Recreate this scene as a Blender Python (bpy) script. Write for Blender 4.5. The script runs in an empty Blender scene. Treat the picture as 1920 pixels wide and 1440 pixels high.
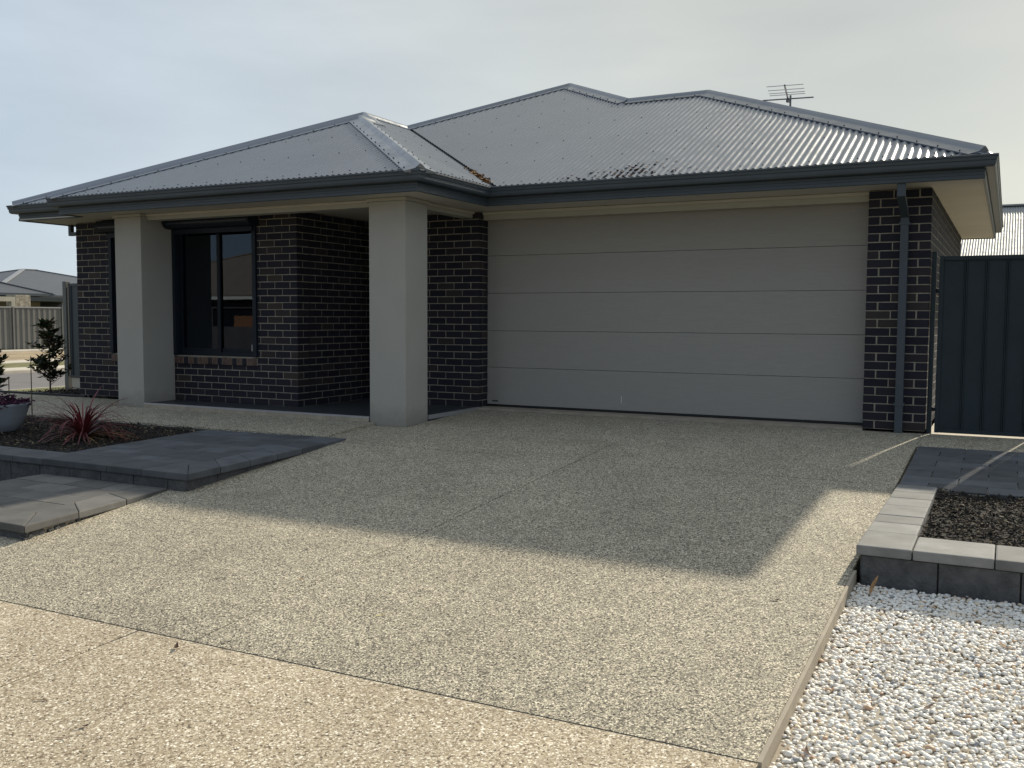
import bpy, bmesh, math, random
import numpy as np
from mathutils import Vector, Matrix

random.seed(7)
rng = np.random.default_rng(7)
scene = bpy.context.scene
COL = scene.collection

# ------------------------------------------------------------------ camera
CAM = Vector((1.3038, -10.3815, 1.114))
YAW, PITCH, ROLL, FPX = 0.4763, -0.0687, 0.0045, 1801.93
cy_, sy_ = math.cos(YAW), math.sin(YAW)
fw = Vector((-sy_, cy_, 0)); rt = Vector((cy_, sy_, 0)); up = Vector((0, 0, 1))
cp_, sp_ = math.cos(PITCH), math.sin(PITCH)
fw2 = cp_ * fw + sp_ * up; up2 = -sp_ * fw + cp_ * up
cr_, sr_ = math.cos(ROLL), math.sin(ROLL)
r2 = cr_ * rt + sr_ * up2; u2 = -sr_ * rt + cr_ * up2
cam_data = bpy.data.cameras.new('camera')
cam_data.sensor_fit = 'HORIZONTAL'; cam_data.sensor_width = 36.0
cam_data.lens = FPX / 1920 * 36.0
cam_data.clip_start = 0.05; cam_data.clip_end = 3000
cam = bpy.data.objects.new('camera', cam_data)
M = Matrix((r2, u2, -fw2)).transposed().to_4x4(); M.translation = CAM
cam.matrix_world = M
COL.objects.link(cam); scene.camera = cam

# ------------------------------------------------------------------ light
SUN = Vector((1.07, 4.7, 2.925)).normalized()
SUN_EL = math.asin(SUN.z); SUN_AZ = math.atan2(SUN.x, SUN.y)
world = bpy.data.worlds.new('World'); scene.world = world; world.use_nodes = True
wn = world.node_tree.nodes; wl = world.node_tree.links
bg = wn['Background']
sky = wn.new('ShaderNodeTexSky'); sky.sky_type = 'NISHITA'; sky.sun_disc = False
sky.sun_elevation = SUN_EL; sky.sun_rotation = SUN_AZ
sky.altitude = 20; sky.air_density = 1.0; sky.dust_density = 0.4; sky.ozone_density = 1.0
# thin high cloud: a milky veil with faint streaks over the whole sky
tc = wn.new('ShaderNodeTexCoord')
mp = wn.new('ShaderNodeMapping'); mp.inputs['Scale'].default_value = (1.0, 1.3, 4.2); mp.inputs['Rotation'].default_value = (0.12, 0.3, 0.5)
nz = wn.new('ShaderNodeTexNoise'); nz.inputs['Scale'].default_value = 1.6; nz.inputs['Detail'].default_value = 6; nz.inputs['Roughness'].default_value = 0.5
cr = wn.new('ShaderNodeMapRange'); cr.inputs[1].default_value = 0.3; cr.inputs[2].default_value = 0.75; cr.inputs[3].default_value = 0.72; cr.inputs[4].default_value = 0.92
mixc = wn.new('ShaderNodeMix'); mixc.data_type = 'RGBA'
veil = wn.new('ShaderNodeValToRGB')      # the veil brightens and turns creamy towards the sun, falls off away from it
veil.color_ramp.elements.new(.4); veil.color_ramp.elements.new(.5)
for k_, (p_, c_) in enumerate(((0.0, (.25, .32, .42)), (0.68, (.67, .77, .88)), (0.80, (.68, .745, .785)), (0.95, (.72, .715, .62)))):
    veil.color_ramp.elements[k_].position = p_; veil.color_ramp.elements[k_].color = (*c_, 1)
dotn = wn.new('ShaderNodeVectorMath'); dotn.operation = 'DOT_PRODUCT'; dotn.inputs[1].default_value = SUN
sm = wn.new('ShaderNodeMapRange'); sm.inputs[1].default_value = -1.0; sm.inputs[2].default_value = 1.0
wl.new(tc.outputs['Generated'], dotn.inputs[0]); wl.new(dotn.outputs['Value'], sm.inputs[0]); wl.new(sm.outputs[0], veil.inputs[0])
streak = wn.new('ShaderNodeMapRange'); streak.inputs[1].default_value = .3; streak.inputs[2].default_value = .7; streak.inputs[3].default_value = 8.5; streak.inputs[4].default_value = 11.3
vsc = wn.new('ShaderNodeVectorMath'); vsc.operation = 'SCALE'
wl.new(nz.outputs['Fac'], streak.inputs[0]); wl.new(veil.outputs[0], vsc.inputs[0]); wl.new(streak.outputs[0], vsc.inputs['Scale'])
wl.new(tc.outputs['Generated'], mp.inputs['Vector']); wl.new(mp.outputs['Vector'], nz.inputs['Vector'])
wl.new(nz.outputs['Fac'], cr.inputs[0]); wl.new(cr.outputs[0], mixc.inputs['Factor'])
wl.new(sky.outputs[0], mixc.inputs['A']); wl.new(vsc.outputs[0], mixc.inputs['B']); wl.new(mixc.outputs['Result'], bg.inputs['Color'])
bg.inputs['Strength'].default_value = 0.095
sun_data = bpy.data.lights.new('sun', 'SUN'); sun_data.energy = 5.0; sun_data.angle = math.radians(1.3)
sun_data.color = (1.0, 0.91, 0.74)
sun = bpy.data.objects.new('sun', sun_data); COL.objects.link(sun)
sun.rotation_euler = SUN.to_track_quat('Z', 'Y').to_euler(); sun.location = (5, 20, 15)

vs = scene.view_settings
vs.view_transform = 'Standard'; vs.look = 'None'; vs.gamma = 1.0; vs.exposure = 0.0; vs.use_curve_mapping = False
scene.render.engine = 'CYCLES'
scene.cycles.max_bounces = 8; scene.cycles.transparent_max_bounces = 12
scene.cycles.use_denoising = True

# ------------------------------------------------------------------ helpers
def tag(o, label=None, cat=None, group=None, kind=None):
    if label: o['label'] = label
    if cat: o['category'] = cat
    if group: o['group'] = group
    if kind: o['kind'] = kind
    return o

def empty(name, loc=(0, 0, 0), parent=None):
    o = bpy.data.objects.new(name, None); COL.objects.link(o)
    o.location = loc; o.empty_display_size = 0.2
    if parent: o.parent = parent
    return o

def link_mesh(name, me, parent=None, loc=None):
    o = bpy.data.objects.new(name, me); COL.objects.link(o)
    if parent: o.parent = parent
    if loc is not None: o.location = loc
    return o

class MB:
    def __init__(s): s.v = []; s.f = []
    def add(s, verts, faces):
        b = len(s.v); s.v += [tuple(x) for x in verts]; s.f += [tuple(i + b for i in f) for f in faces]; return s
    def box(s, x0, x1, y0, y1, z0, z1):
        return s.add([(x0, y0, z0), (x1, y0, z0), (x1, y1, z0), (x0, y1, z0), (x0, y0, z1), (x1, y0, z1), (x1, y1, z1), (x0, y1, z1)],
                     [(0, 3, 2, 1), (4, 5, 6, 7), (0, 1, 5, 4), (1, 2, 6, 5), (2, 3, 7, 6), (3, 0, 4, 7)])
    def bar(s, a, b, w, h=None, upv=(0, 0, 1)):
        a = Vector(a); b = Vector(b); d = (b - a).normalized(); upv = Vector(upv)
        if abs(d.dot(upv)) > .99: upv = Vector((0, 1, 0))
        r = d.cross(upv).normalized() * w / 2; u = r.cross(d).normalized() * (h or w) / 2
        q = [a - r - u, a + r - u, a + r + u, a - r + u, b - r - u, b + r - u, b + r + u, b - r + u]
        return s.add(q, [(0, 1, 2, 3), (7, 6, 5, 4), (0, 4, 5, 1), (1, 5, 6, 2), (2, 6, 7, 3), (3, 7, 4, 0)])
    def tube(s, pts, r, n=6, r1=None):
        pts = [Vector(p) for p in pts]; m = len(pts); base = len(s.v)
        for i, p in enumerate(pts):
            d = (pts[min(i + 1, m - 1)] - pts[max(i - 1, 0)]).normalized()
            ref = Vector((0, 0, 1)) if abs(d.z) < .9 else Vector((0, 1, 0))
            a = d.cross(ref).normalized(); b = a.cross(d)
            rr = r if r1 is None else r + (r1 - r) * i / (m - 1)
            for k in range(n):
                t = 2 * math.pi * k / n; s.v.append(tuple(p + a * rr * math.cos(t) + b * rr * math.sin(t)))
        for i in range(m - 1):
            for k in range(n):
                k2 = (k + 1) % n
                s.f.append((base + i * n + k, base + i * n + k2, base + (i + 1) * n + k2, base + (i + 1) * n + k))
        s.f.append(tuple(base + k for k in range(n))[::-1]); s.f.append(tuple(base + (m - 1) * n + k for k in range(n)))
        return s
    def prism(s, poly, z0, z1):
        """vertical prism of a plan polygon; z0,z1 numbers or functions of (x,y)"""
        n = len(poly); f0 = z0 if callable(z0) else (lambda x, y: z0); f1 = z1 if callable(z1) else (lambda x, y: z1)
        vv = [(x, y, f0(x, y)) for x, y in poly] + [(x, y, f1(x, y)) for x, y in poly]
        return s.add(vv, [tuple(range(n))[::-1], tuple(range(n, 2 * n))] + [(i, (i + 1) % n, n + (i + 1) % n, n + i) for i in range(n)])
    def lathe(s, prof, n=24, c=(0, 0, 0)):
        b = len(s.v); m = len(prof)
        for r, z in prof:
            for k in range(n):
                t = 2 * math.pi * k / n; s.v.append((c[0] + r * math.cos(t), c[1] + r * math.sin(t), c[2] + z))
        for i in range(m - 1):
            for k in range(n):
                k2 = (k + 1) % n; s.f.append((b + i * n + k, b + i * n + k2, b + (i + 1) * n + k2, b + (i + 1) * n + k))
        return s
    def mesh(s, name, m, bevel=0, smooth=False, fix=True):
        me = bpy.data.meshes.new(name); me.from_pydata(s.v, [], s.f)
        if bevel or fix:
            bm = bmesh.new(); bm.from_mesh(me)
            if bevel: bmesh.ops.bevel(bm, geom=[e for e in bm.edges], offset=bevel, segments=2, affect='EDGES', profile=.6)
            bmesh.ops.recalc_face_normals(bm, faces=bm.faces)
            bm.to_mesh(me); bm.free()
        if m: me.materials.append(m)
        if smooth: me.polygons.foreach_set('use_smooth', [True] * len(me.polygons))
        me.update(); return me
    def build(s, name, m, parent=None, bevel=0, smooth=False, fix=True):
        return link_mesh(name, s.mesh(name, m, bevel, smooth, fix), parent)

# ------------------------------------------------------------------ materials
def nodes(name):
    m = bpy.data.materials.new(name); m.use_nodes = True
    nt = m.node_tree; b = nt.nodes['Principled BSDF']
    return m, nt, b

def N(nt, t, **kw):
    n = nt.nodes.new(t)
    for k, v in kw.items():
        if k.startswith('i_'): n.inputs[k[2:].replace('_', ' ')].default_value = v
        else: setattr(n, k, v)
    return n

def ramp(nt, fac, stops, interp='LINEAR'):
    r = nt.nodes.new('ShaderNodeValToRGB'); r.color_ramp.interpolation = interp
    el = r.color_ramp.elements
    while len(el) > len(stops): el.remove(el[-1])
    while len(el) < len(stops): el.new(0.5)
    for e, (p, c) in zip(el, stops): e.position = p; e.color = (*c, 1)
    nt.links.new(fac, r.inputs[0]); return r.outputs[0]

def mixcol(nt, a, b, fac, mode='MIX'):
    m = nt.nodes.new('ShaderNodeMix'); m.data_type = 'RGBA'; m.blend_type = mode
    for inp, v in (('A', a), ('B', b)):
        if isinstance(v, tuple): m.inputs[inp].default_value = (*v, 1)
        else: nt.links.new(v, m.inputs[inp])
    if isinstance(fac, (int, float)): m.inputs['Factor'].default_value = fac
    else: nt.links.new(fac, m.inputs['Factor'])
    return m.outputs['Result']

def maprange(nt, v, a, b, c, d):
    m = nt.nodes.new('ShaderNodeMapRange'); nt.links.new(v, m.inputs[0])
    for i, x in zip((1, 2, 3, 4), (a, b, c, d)): m.inputs[i].default_value = x
    return m.outputs[0]

def pos(nt, scale=(1, 1, 1), obj=False):
    if obj:
        c = nt.nodes.new('ShaderNodeTexCoord').outputs['Object']
    else:
        c = nt.nodes.new('ShaderNodeNewGeometry').outputs['Position']
    m = nt.nodes.new('ShaderNodeMapping'); m.inputs['Scale'].default_value = scale
    nt.links.new(c, m.inputs[0]); return m.outputs[0]

def noise(nt, vec, scale, detail=4, rough=.55):
    n = N(nt, 'ShaderNodeTexNoise', i_Scale=scale, i_Detail=detail, i_Roughness=rough); nt.links.new(vec, n.inputs['Vector']); return n.outputs['Fac']

def bump(nt, b, h, strength, dist):
    bn = N(nt, 'ShaderNodeBump', i_Strength=strength, i_Distance=dist); nt.links.new(h, bn.inputs['Height']); nt.links.new(bn.outputs[0], b.inputs['Normal'])

def plain(name, col, rough=.6, var=.18, scale=6, bscale=180, bstr=.15, bdist=.002, metallic=0, spec=.5, obj=False, stretch=(1, 1, 1)):
    m, nt, b = nodes(name); v = pos(nt, stretch, obj)
    n = noise(nt, v, scale); f = maprange(nt, n, .3, .7, 1 - var, 1 + var)
    c = mixcol(nt, col, col, 0); mm = nt.nodes.new('ShaderNodeVectorMath'); mm.operation = 'SCALE'
    nt.links.new(c, mm.inputs[0]); nt.links.new(f, mm.inputs['Scale']); nt.links.new(mm.outputs[0], b.inputs['Base Color'])
    b.inputs['Roughness'].default_value = rough; b.inputs['Metallic'].default_value = metallic; b.inputs['Specular IOR Level'].default_value = spec
    if bstr: bump(nt, b, noise(nt, v, bscale, 3), bstr, bdist)
    return m

def aggregate(name, stops, scale, big1, stain):
    m, nt, b = nodes(name); v = pos(nt)
    vo = N(nt, 'ShaderNodeTexVoronoi', i_Scale=scale); nt.links.new(v, vo.inputs['Vector'])
    sep = nt.nodes.new('ShaderNodeSeparateColor'); nt.links.new(vo.outputs['Color'], sep.inputs[0])
    c = ramp(nt, sep.outputs[0], stops)
    vo2 = N(nt, 'ShaderNodeTexVoronoi', i_Scale=scale * 2.1); nt.links.new(v, vo2.inputs['Vector'])
    sep2 = nt.nodes.new('ShaderNodeSeparateColor'); nt.links.new(vo2.outputs['Color'], sep2.inputs[0])
    # small stones fill the gaps between the big ones
    c = mixcol(nt, c, ramp(nt, sep2.outputs[1], stops), maprange(nt, sep.outputs[1], .55, .6, 0, 1))
    edge = maprange(nt, vo.outputs['Distance'], .42, .75, 0, .75)
    c = mixcol(nt, c, big1, edge)
    n1 = noise(nt, v, .55, 5, .6); n2 = noise(nt, v, 3.2, 5, .65)
    f1 = maprange(nt, n1, .3, .7, .90, 1.10); f2 = maprange(nt, n2, .3, .7, .90, 1.10)
    mu = N(nt, 'ShaderNodeMath', operation='MULTIPLY'); nt.links.new(f1, mu.inputs[0]); nt.links.new(f2, mu.inputs[1])
    mm = nt.nodes.new('ShaderNodeVectorMath'); mm.operation = 'SCALE'; nt.links.new(c, mm.inputs[0]); nt.links.new(mu.outputs[0], mm.inputs['Scale'])
    st = maprange(nt, noise(nt, v, 1.3, 6, .7), .56, .78, 0, .55)      # sparse old stains
    c = mixcol(nt, mm.outputs[0], stain, st, 'MULTIPLY')
    nt.links.new(c, b.inputs['Base Color']); b.inputs['Roughness'].default_value = .8; b.inputs['Specular IOR Level'].default_value = .3
    bump(nt, b, vo.outputs['Distance'], -.8, .005)
    return m

MAT = {}
MAT['drive'] = aggregate('driveway_aggregate', [(0, (.03, .028, .025)), (.17, (.10, .09, .074)), (.34, (.31, .27, .205)), (.6, (.50, .44, .326)), (.82, (.72, .64, .475)), (1, (.98, .88, .68))], 128, (.125, .11, .09), (.66, .65, .64))
MAT['path'] = aggregate('footpath_aggregate', [(0, (.08, .065, .052)), (.14, (.19, .15, .11)), (.3, (.42, .34, .24)), (.65, (.56, .475, .345)), (.85, (.76, .68, .53)), (1, (.99, .93, .80))], 108, (.30, .235, .15), (.66, .6, .55))
MAT['concrete'] = plain('pale_concrete', (.36, .31, .24), .85, .2, 5, 120, .3)
MAT['concrete_light'] = plain('side_path_concrete', (.55, .5, .42), .85, .12, 4, 120, .3)
MAT['joint'] = plain('joint_filler', (.05, .047, .043), .9, .2, 30)
MAT['mortar'] = plain('mortar', (.30, .265, .21), .9, .25, 9, 260, .5, .002)
def brick_mat(name, island):
    m, nt, b = nodes(name)
    if island: r = nt.nodes.new('ShaderNodeNewGeometry').outputs['Random Per Island']
    else: r = nt.nodes.new('ShaderNodeObjectInfo').outputs['Random']
    c = ramp(nt, r, [(0, (.016, .016, .024)), (.35, (.026, .024, .033)), (.70, (.021, .021, .030)), (.90, (.036, .030, .034)), (.97, (.046, .037, .035)), (1, (.058, .046, .040))])
    v = pos(nt)
    n = noise(nt, v, 17, 4, .6); c = mixcol(nt, c, (.05, .041, .04), maprange(nt, n, .58, .8, 0, .5))
    n2 = noise(nt, v, 120, 3); f = maprange(nt, n2, .3, .7, .75, 1.25)
    mm = nt.nodes.new('ShaderNodeVectorMath'); mm.operation = 'SCALE'; nt.links.new(c, mm.inputs[0]); nt.links.new(f, mm.inputs['Scale'])
    nt.links.new(mm.outputs[0], b.inputs['Base Color']); b.inputs['Roughness'].default_value = .75; b.inputs['Specular IOR Level'].default_value = .2
    bump(nt, b, n2, .35, .002); return m
MAT['brick'] = brick_mat('charcoal_brick', False); MAT['brick_s'] = brick_mat('charcoal_brick_field', True)
MAT['sill'] = plain('brown_sill_brick', (.11, .066, .05), .6, .35, 14, 120, .3, .002)
MAT['render'] = plain('render_column', (.40, .378, .335), .85, .035, 2, 170, .8, .003)
def foot_dirt(m):
    nt = m.node_tree; b = nt.nodes['Principled BSDF']; src = b.inputs['Base Color'].links[0].from_socket
    g_ = nt.nodes.new('ShaderNodeNewGeometry'); sx = nt.nodes.new('ShaderNodeSeparateXYZ'); nt.links.new(g_.outputs['Position'], sx.inputs[0])
    n_ = noise(nt, pos(nt), 9, 5, .7); ad = N(nt, 'ShaderNodeMath', operation='MULTIPLY_ADD'); nt.links.new(n_, ad.inputs[0]); ad.inputs[1].default_value = -.30; nt.links.new(sx.outputs[2], ad.inputs[2])
    f_ = maprange(nt, ad.outputs[0], -.18, .02, .5, 0)       # splashed soil stain at the foot
    nt.links.new(mixcol(nt, src, (.20, .175, .14), f_), b.inputs['Base Color'])
foot_dirt(MAT['render'])
MAT['beam'] = plain('cream_painted_board', (.42, .40, .34), .6, .05, 3, 60, .05)
MAT['soffit'] = plain('soffit_board', (.52, .49, .42), .65, .05, 2, 60, .05)
MAT['fascia'] = plain('slate_blue_steel', (.050, .064, .077), .45, .08, 4, 40, .04, spec=.5)
MAT['steel_dark'] = plain('dark_steel_gate', (.026, .036, .042), .55, .12, 5, 60, .06, spec=.25)
MAT['alu'] = plain('black_aluminium', (.009, .013, .019), .5, .1, 5, 60, .03, spec=.25)
MAT['shutter'] = plain('shutter_box_steel', (.012, .018, .026), .5, .1, 5, 60, .03, spec=.25)
def roof_mat(name, col, rough, metal=.25):
    m, nt, b = nodes(name); v = pos(nt)
    n = noise(nt, v, .9, 5); c = mixcol(nt, tuple(x * .88 for x in col), tuple(x * 1.12 for x in col), n)
    d = maprange(nt, noise(nt, v, 7, 6, .7), .58, .8, 0, .35); c = mixcol(nt, c, (.19, .17, .145), d)
    nt.links.new(c, b.inputs['Base Color']); b.inputs['Metallic'].default_value = metal
    nt.links.new(maprange(nt, noise(nt, v, 5, 4), .3, .7, rough - .07, rough + .1), b.inputs['Roughness'])
    return m
MAT['roof'] = roof_mat('corrugated_steel', (.235, .255, .29), .36, .55)
MAT['cap'] = roof_mat('ridge_capping_steel', (.21, .225, .255), .28, .5)
MAT['roof_pale'] = roof_mat('pale_corrugated_steel', (.36, .365, .36), .6)
MAT['screw'] = plain('roof_screw', (.03, .03, .035), .5, .1)
def door_mat():
    m, nt, b = nodes('garage_door_woodgrain'); v = pos(nt, (1.2, 1, 26))
    n = noise(nt, v, 3.2, 6, .6); v2 = pos(nt); n2 = noise(nt, v2, .7, 3)
    c = mixcol(nt, (.29, .27, .24), (.385, .36, .325), n); c = mixcol(nt, c, (.33, .311, .289), maprange(nt, n2, .35, .65, 0, .4))
    nt.links.new(c, b.inputs['Base Color']); b.inputs['Roughness'].default_value = .55
    bump(nt, b, noise(nt, pos(nt, (2, 1, 60)), 4, 5, .65), .7, .005); return m
MAT['door'] = door_mat()
MAT['paver'] = plain('charcoal_paver', (.085, .09, .098), .78, .2, 5, 190, .5, .003)
MAT['paver_warm'] = plain('greige_paver', (.15, .142, .13), .82, .22, 5, 190, .5, .003)
MAT['coping_grey'] = plain('grey_coping', (.24, .235, .225), .85, .16, 5, 210, .5, .003)
MAT['block'] = plain('split_face_block', (.085, .085, .085), .9, .3, 14, 45, 1.0, .012)
MAT['tile'] = plain('porch_tile', (.045, .05, .056), .5, .15, 4, 80, .1)
MAT['trim'] = plain('aluminium_edge_trim', (.5, .5, .52), .35, .05, 5, 40, .03, metallic=.6)
MAT['soil'] = plain('dark_soil', (.018, .015, .012), .95, .4, 12, 60, 1, .02)
MAT['grass'] = plain('dry_lawn', (.17, .165, .07), .95, .35, 2, 60, .8, .02)
MAT['dirt'] = plain('bare_earth_bank', (.36, .28, .18), .95, .25, 1.2, 20, .6, .03)
MAT['asphalt'] = plain('asphalt', (.16, .15, .15), .9, .12, 2, 90, .4, .006)
MAT['kerb'] = plain('kerb_concrete', (.55, .5, .42), .85, .1, 2, 60, .3)
MAT['fence_grey'] = plain('grey_fence_steel', (.13, .13, .125), .5, .06, 3, 40, .03)
MAT['far_roof'] = plain('far_roof_grey', (.07, .075, .085), .5, .08, 1, 40, .05)
MAT['far_roof_light'] = plain('far_roof_pale_capping', (.26, .27, .285), .5, .06, 2, 40, .05)
MAT['far_wall'] = plain('far_wall_cream', (.30, .265, .215), .85, .1, 2, 60, .1)
MAT['tan_wood'] = plain('pergola_timber', (.42, .39, .32), .7, .1, 3, 40, .1)
MAT['stone'] = plain('stone_pier', (.33, .29, .23), .9, .5, 7, 20, .8, .03)
MAT['opp_roof'] = plain('tan_roof', (.30, .23, .18), .7, .1, 2, 40, .1)
MAT['opp_wall'] = plain('dark_rendered_wall', (.10, .09, .10), .8, .15, 2, 40, .1)
MAT['opp_brick'] = plain('orange_brickwork', (.30, .135, .07), .85, .2, 9, 60, .2)
MAT['white'] = plain('white_gutter', (.75, .74, .7), .5, .04)
MAT['pot'] = plain('grey_concrete_pot', (.24, .26, .29), .7, .1, 6, 120, .2)
MAT['bark'] = plain('bark', (.16, .12, .09), .9, .3, 20, 80, .5)
MAT['stake'] = plain('timber_stake', (.10, .075, .05), .9, .2, 20)
MAT['dead'] = plain('dead_gum_leaf', (.30, .17, .075), .8, .4, 40, 90, .2, obj=True)
MAT['dead_dark'] = plain('dark_dead_leaf', (.09, .045, .03), .8, .4, 40, 90, .2, obj=True)
MAT['dead_yellow'] = plain('yellow_dead_leaf', (.62, .55, .18), .7, .2, 40, 90, .2, obj=True)
MAT['alu_pale'] = plain('weathered_aluminium', (.40, .40, .41), .4, .1, 5, 40, .03, metallic=.7)
MAT['mast'] = plain('galvanised_mast', (.15, .145, .16), .45, .1, 5, 40, .03, metallic=.6)
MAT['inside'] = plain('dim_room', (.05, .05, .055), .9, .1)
MAT['curtain'] = plain('sheer_curtain', (.07, .13, .29), .9, .06, 3, 60, .1)
MAT['rubber'] = plain('black_edging', (.012, .013, .015), .5, .1)
MAT['print'] = plain('door_maker_mark', (.06, .06, .06), .6, .1)
def leaf_mat(name, stops, rough=.4, trans=0, objrand=False):
    m, nt, b = nodes(name)
    r = (nt.nodes.new('ShaderNodeObjectInfo').outputs['Random'] if objrand else nt.nodes.new('ShaderNodeNewGeometry').outputs['Random Per Island'])
    c = ramp(nt, r, stops); nt.links.new(c, b.inputs['Base Color']); b.inputs['Roughness'].default_value = rough
    if trans:
        t = N(nt, 'ShaderNodeBsdfTranslucent'); nt.links.new(c, t.inputs[0]); ms = N(nt, 'ShaderNodeMixShader'); ms.inputs[0].default_value = trans
        nt.links.new(b.outputs[0], ms.inputs[1]); nt.links.new(t.outputs[0], ms.inputs[2]); nt.links.new(ms.outputs[0], nt.nodes['Material Output'].inputs[0])
    return m
MAT['magnolia'] = leaf_mat('magnolia_leaf', [(0, (.018, .035, .02)), (.6, (.03, .05, .022)), (.8, (.06, .05, .02)), (1, (.10, .055, .02))], .35, .12)
MAT['purple'] = leaf_mat('purple_leaf', [(0, (.04, .012, .035)), (.6, (.08, .02, .055)), (1, (.14, .05, .09))], .5, .15)
MAT['cordy'] = leaf_mat('cordyline_leaf', [(0, (.085, .014, .018)), (.4, (.15, .022, .03)), (.75, (.20, .042, .045)), (1, (.10, .022, .024))], .4, .2, True)
MAT['cordy_old'] = leaf_mat('withered_cordyline_leaf', [(0, (.22, .13, .06)), (1, (.34, .20, .09))], .7, .1, True)
MAT['chip'] = leaf_mat('bark_mulch', [(0, (.010, .008, .007)), (.55, (.022, .018, .014)), (.8, (.055, .04, .026)), (.95, (.15, .11, .065)), (1, (.40, .33, .22))], .9)
MAT['litter'] = leaf_mat('gutter_leaf_litter', [(0, (.09, .045, .025)), (.5, (.20, .09, .045)), (.85, (.32, .15, .065)), (1, (.45, .25, .10))], .85)
MAT['litter_orange'] = leaf_mat('valley_leaf_litter', [(0, (.10, .05, .02)), (.5, (.32, .17, .06)), (1, (.55, .34, .13))], .85)
def pebble_mat():
    m, nt, b = nodes('white_pebble'); r = nt.nodes.new('ShaderNodeNewGeometry').outputs['Random Per Island']
    c = ramp(nt, r, [(0, (.84, .81, .75)), (.30, (.80, .76, .69)), (.52, (.78, .70, .59)), (.66, (.88, .85, .79)), (.82, (.66, .63, .60)), (.91, (.76, .64, .48)), (.96, (.54, .37, .24)), (.987, (.30, .30, .31)), (1, (.18, .18, .19))], 'CONSTANT')
    v = pos(nt); f = maprange(nt, noise(nt, v, 90, 3), .3, .7, .88, 1.12)
    mm = nt.nodes.new('ShaderNodeVectorMath'); mm.operation = 'SCALE'; nt.links.new(c, mm.inputs[0]); nt.links.new(f, mm.inputs['Scale'])
    nt.links.new(mm.outputs[0], b.inputs['Base Color']); b.inputs['Roughness'].default_value = .55; return m
MAT['pebble'] = pebble_mat()
def glass_mat():
    m, nt, b = nodes('window_glass'); nt.nodes.remove(b)
    t = N(nt, 'ShaderNodeBsdfTransparent'); t.inputs[0].default_value = (.55, .6, .64, 1)
    g = N(nt, 'ShaderNodeBsdfGlossy'); g.inputs['Roughness'].default_value = .012; g.inputs['Color'].default_value = (.68, .82, 1, 1)
    fr = N(nt, 'ShaderNodeFresnel'); fr.inputs[0].default_value = 1.65
    ms = N(nt, 'ShaderNodeMixShader'); nt.links.new(fr.outputs[0], ms.inputs[0]); nt.links.new(t.outputs[0], ms.inputs[1]); nt.links.new(g.outputs[0], ms.inputs[2])
    nt.links.new(ms.outputs[0], nt.nodes['Material Output'].inputs[0]); return m
MAT['glass'] = glass_mat()
def bulb_mat():
    m, nt, b = nodes('white_bulb'); b.inputs['Base Color'].default_value = (.9, .9, .88, 1); b.inputs['Roughness'].default_value = .3; return m
MAT['bulb'] = bulb_mat()

# ================================================================== SETTING
YS = [-14.0, -7.15, -2.5, -1.3, -.3, 1.0]; ZS = [-.70, -.40, -.13, -.062, -.022, -.012]
def dz(y):
    return float(np.interp(y, YS, ZS))

def slab(name, x0, x1, y0, y1, mat_, parent, zf=dz, thick=.12, skew0=0, skew1=0, bev=.004):
    n = max(2, int(abs(y1 - y0) / .25)); vv = []; ff = []
    for i in range(n + 1):
        y = y0 + (y1 - y0) * i / n; z = zf(y); e = bev if i in (0, n) else 0
        vv += [(x0, y, z - thick), (x0, y, z - bev), (x0 + bev, y, z - e), (x1 - bev, y, z - e), (x1, y, z - bev), (x1, y, z - thick)]
    for i in range(n):
        a = i * 6; b = a + 6
        for k in range(5): ff.append((a + k, a + k + 1, b + k + 1, b + k))
    ff.append((0, 1, 2, 3, 4, 5)); a = n * 6; ff.append((a + 5, a + 4, a + 3, a + 2, a + 1, a))
    return MB().add(vv, ff).build(name, mat_, parent)

g = MB(); g.add([(-900, -900, -.78), (900, -900, -.78), (900, 900, -.78), (-900, 900, -.78)], [(0, 1, 2, 3)])
tag(g.build('ground', MAT['grass'], fix=False), kind='structure')
# yard: raised house lot
tag(MB().prism([(-12.9, -2.66), (-4.72, -2.66), (-4.72, .6), (2.6, .6), (2.6, 17), (-12.9, 17)], -.9, -.135).build('yard', MAT['soil']), kind='structure')
tag(MB().prism([(.6, -8.6), (14, -8.6), (14, .55), (.6, .55)], -.9, lambda x, y: dz(y) - .10).build('front_yard', MAT['soil']), kind='structure')
tag(MB().prism([(-16, -7.15), (-4.91, -7.15), (-4.91, -4.88), (-16, -4.88)], -.9, -.455).build('front_garden', MAT['soil']), kind='structure')

# driveway of exposed-aggregate slabs
drv = MB().prism([(-4.92, -7.16), (.58, -7.16), (.58, -2.5), (-4.92, -2.5)], -.9, lambda x, y: dz(y) - .006).build('driveway', MAT['joint'])
tag(drv, kind='structure')
MB().prism([(-4.92, -2.5), (.58, -2.5), (.58, -.01), (-4.5, -.01), (-4.5, -1.66), (-4.92, -1.66)], -.9, lambda x, y: dz(y) - .02).build('sub_base', MAT['joint'], drv)
JX, JY, GP = -2.04, -2.62, .0045
slab('slab', -4.92, JX - GP, -7.145, JY - GP, MAT['drive'], drv)
slab('slab', JX + GP, .585, -7.145, JY - GP, MAT['drive'], drv)
slab('slab', -4.92, JX - GP, JY + GP, -1.63, MAT['drive'], drv)
slab('slab', JX + GP, .585, JY + GP, -.004, MAT['drive'], drv)
slab('slab', -4.505, JX - GP, -1.63, -.004, MAT['drive'], drv)
slab('formed_edge', .586, .604, -7.145, -4.86, MAT['concrete'], drv, zf=lambda y: dz(y) + .001, thick=.3)
slab('threshold', -4.52, 0, -.002, .30, MAT['concrete'], drv, zf=lambda y: .002, thick=.2)
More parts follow.
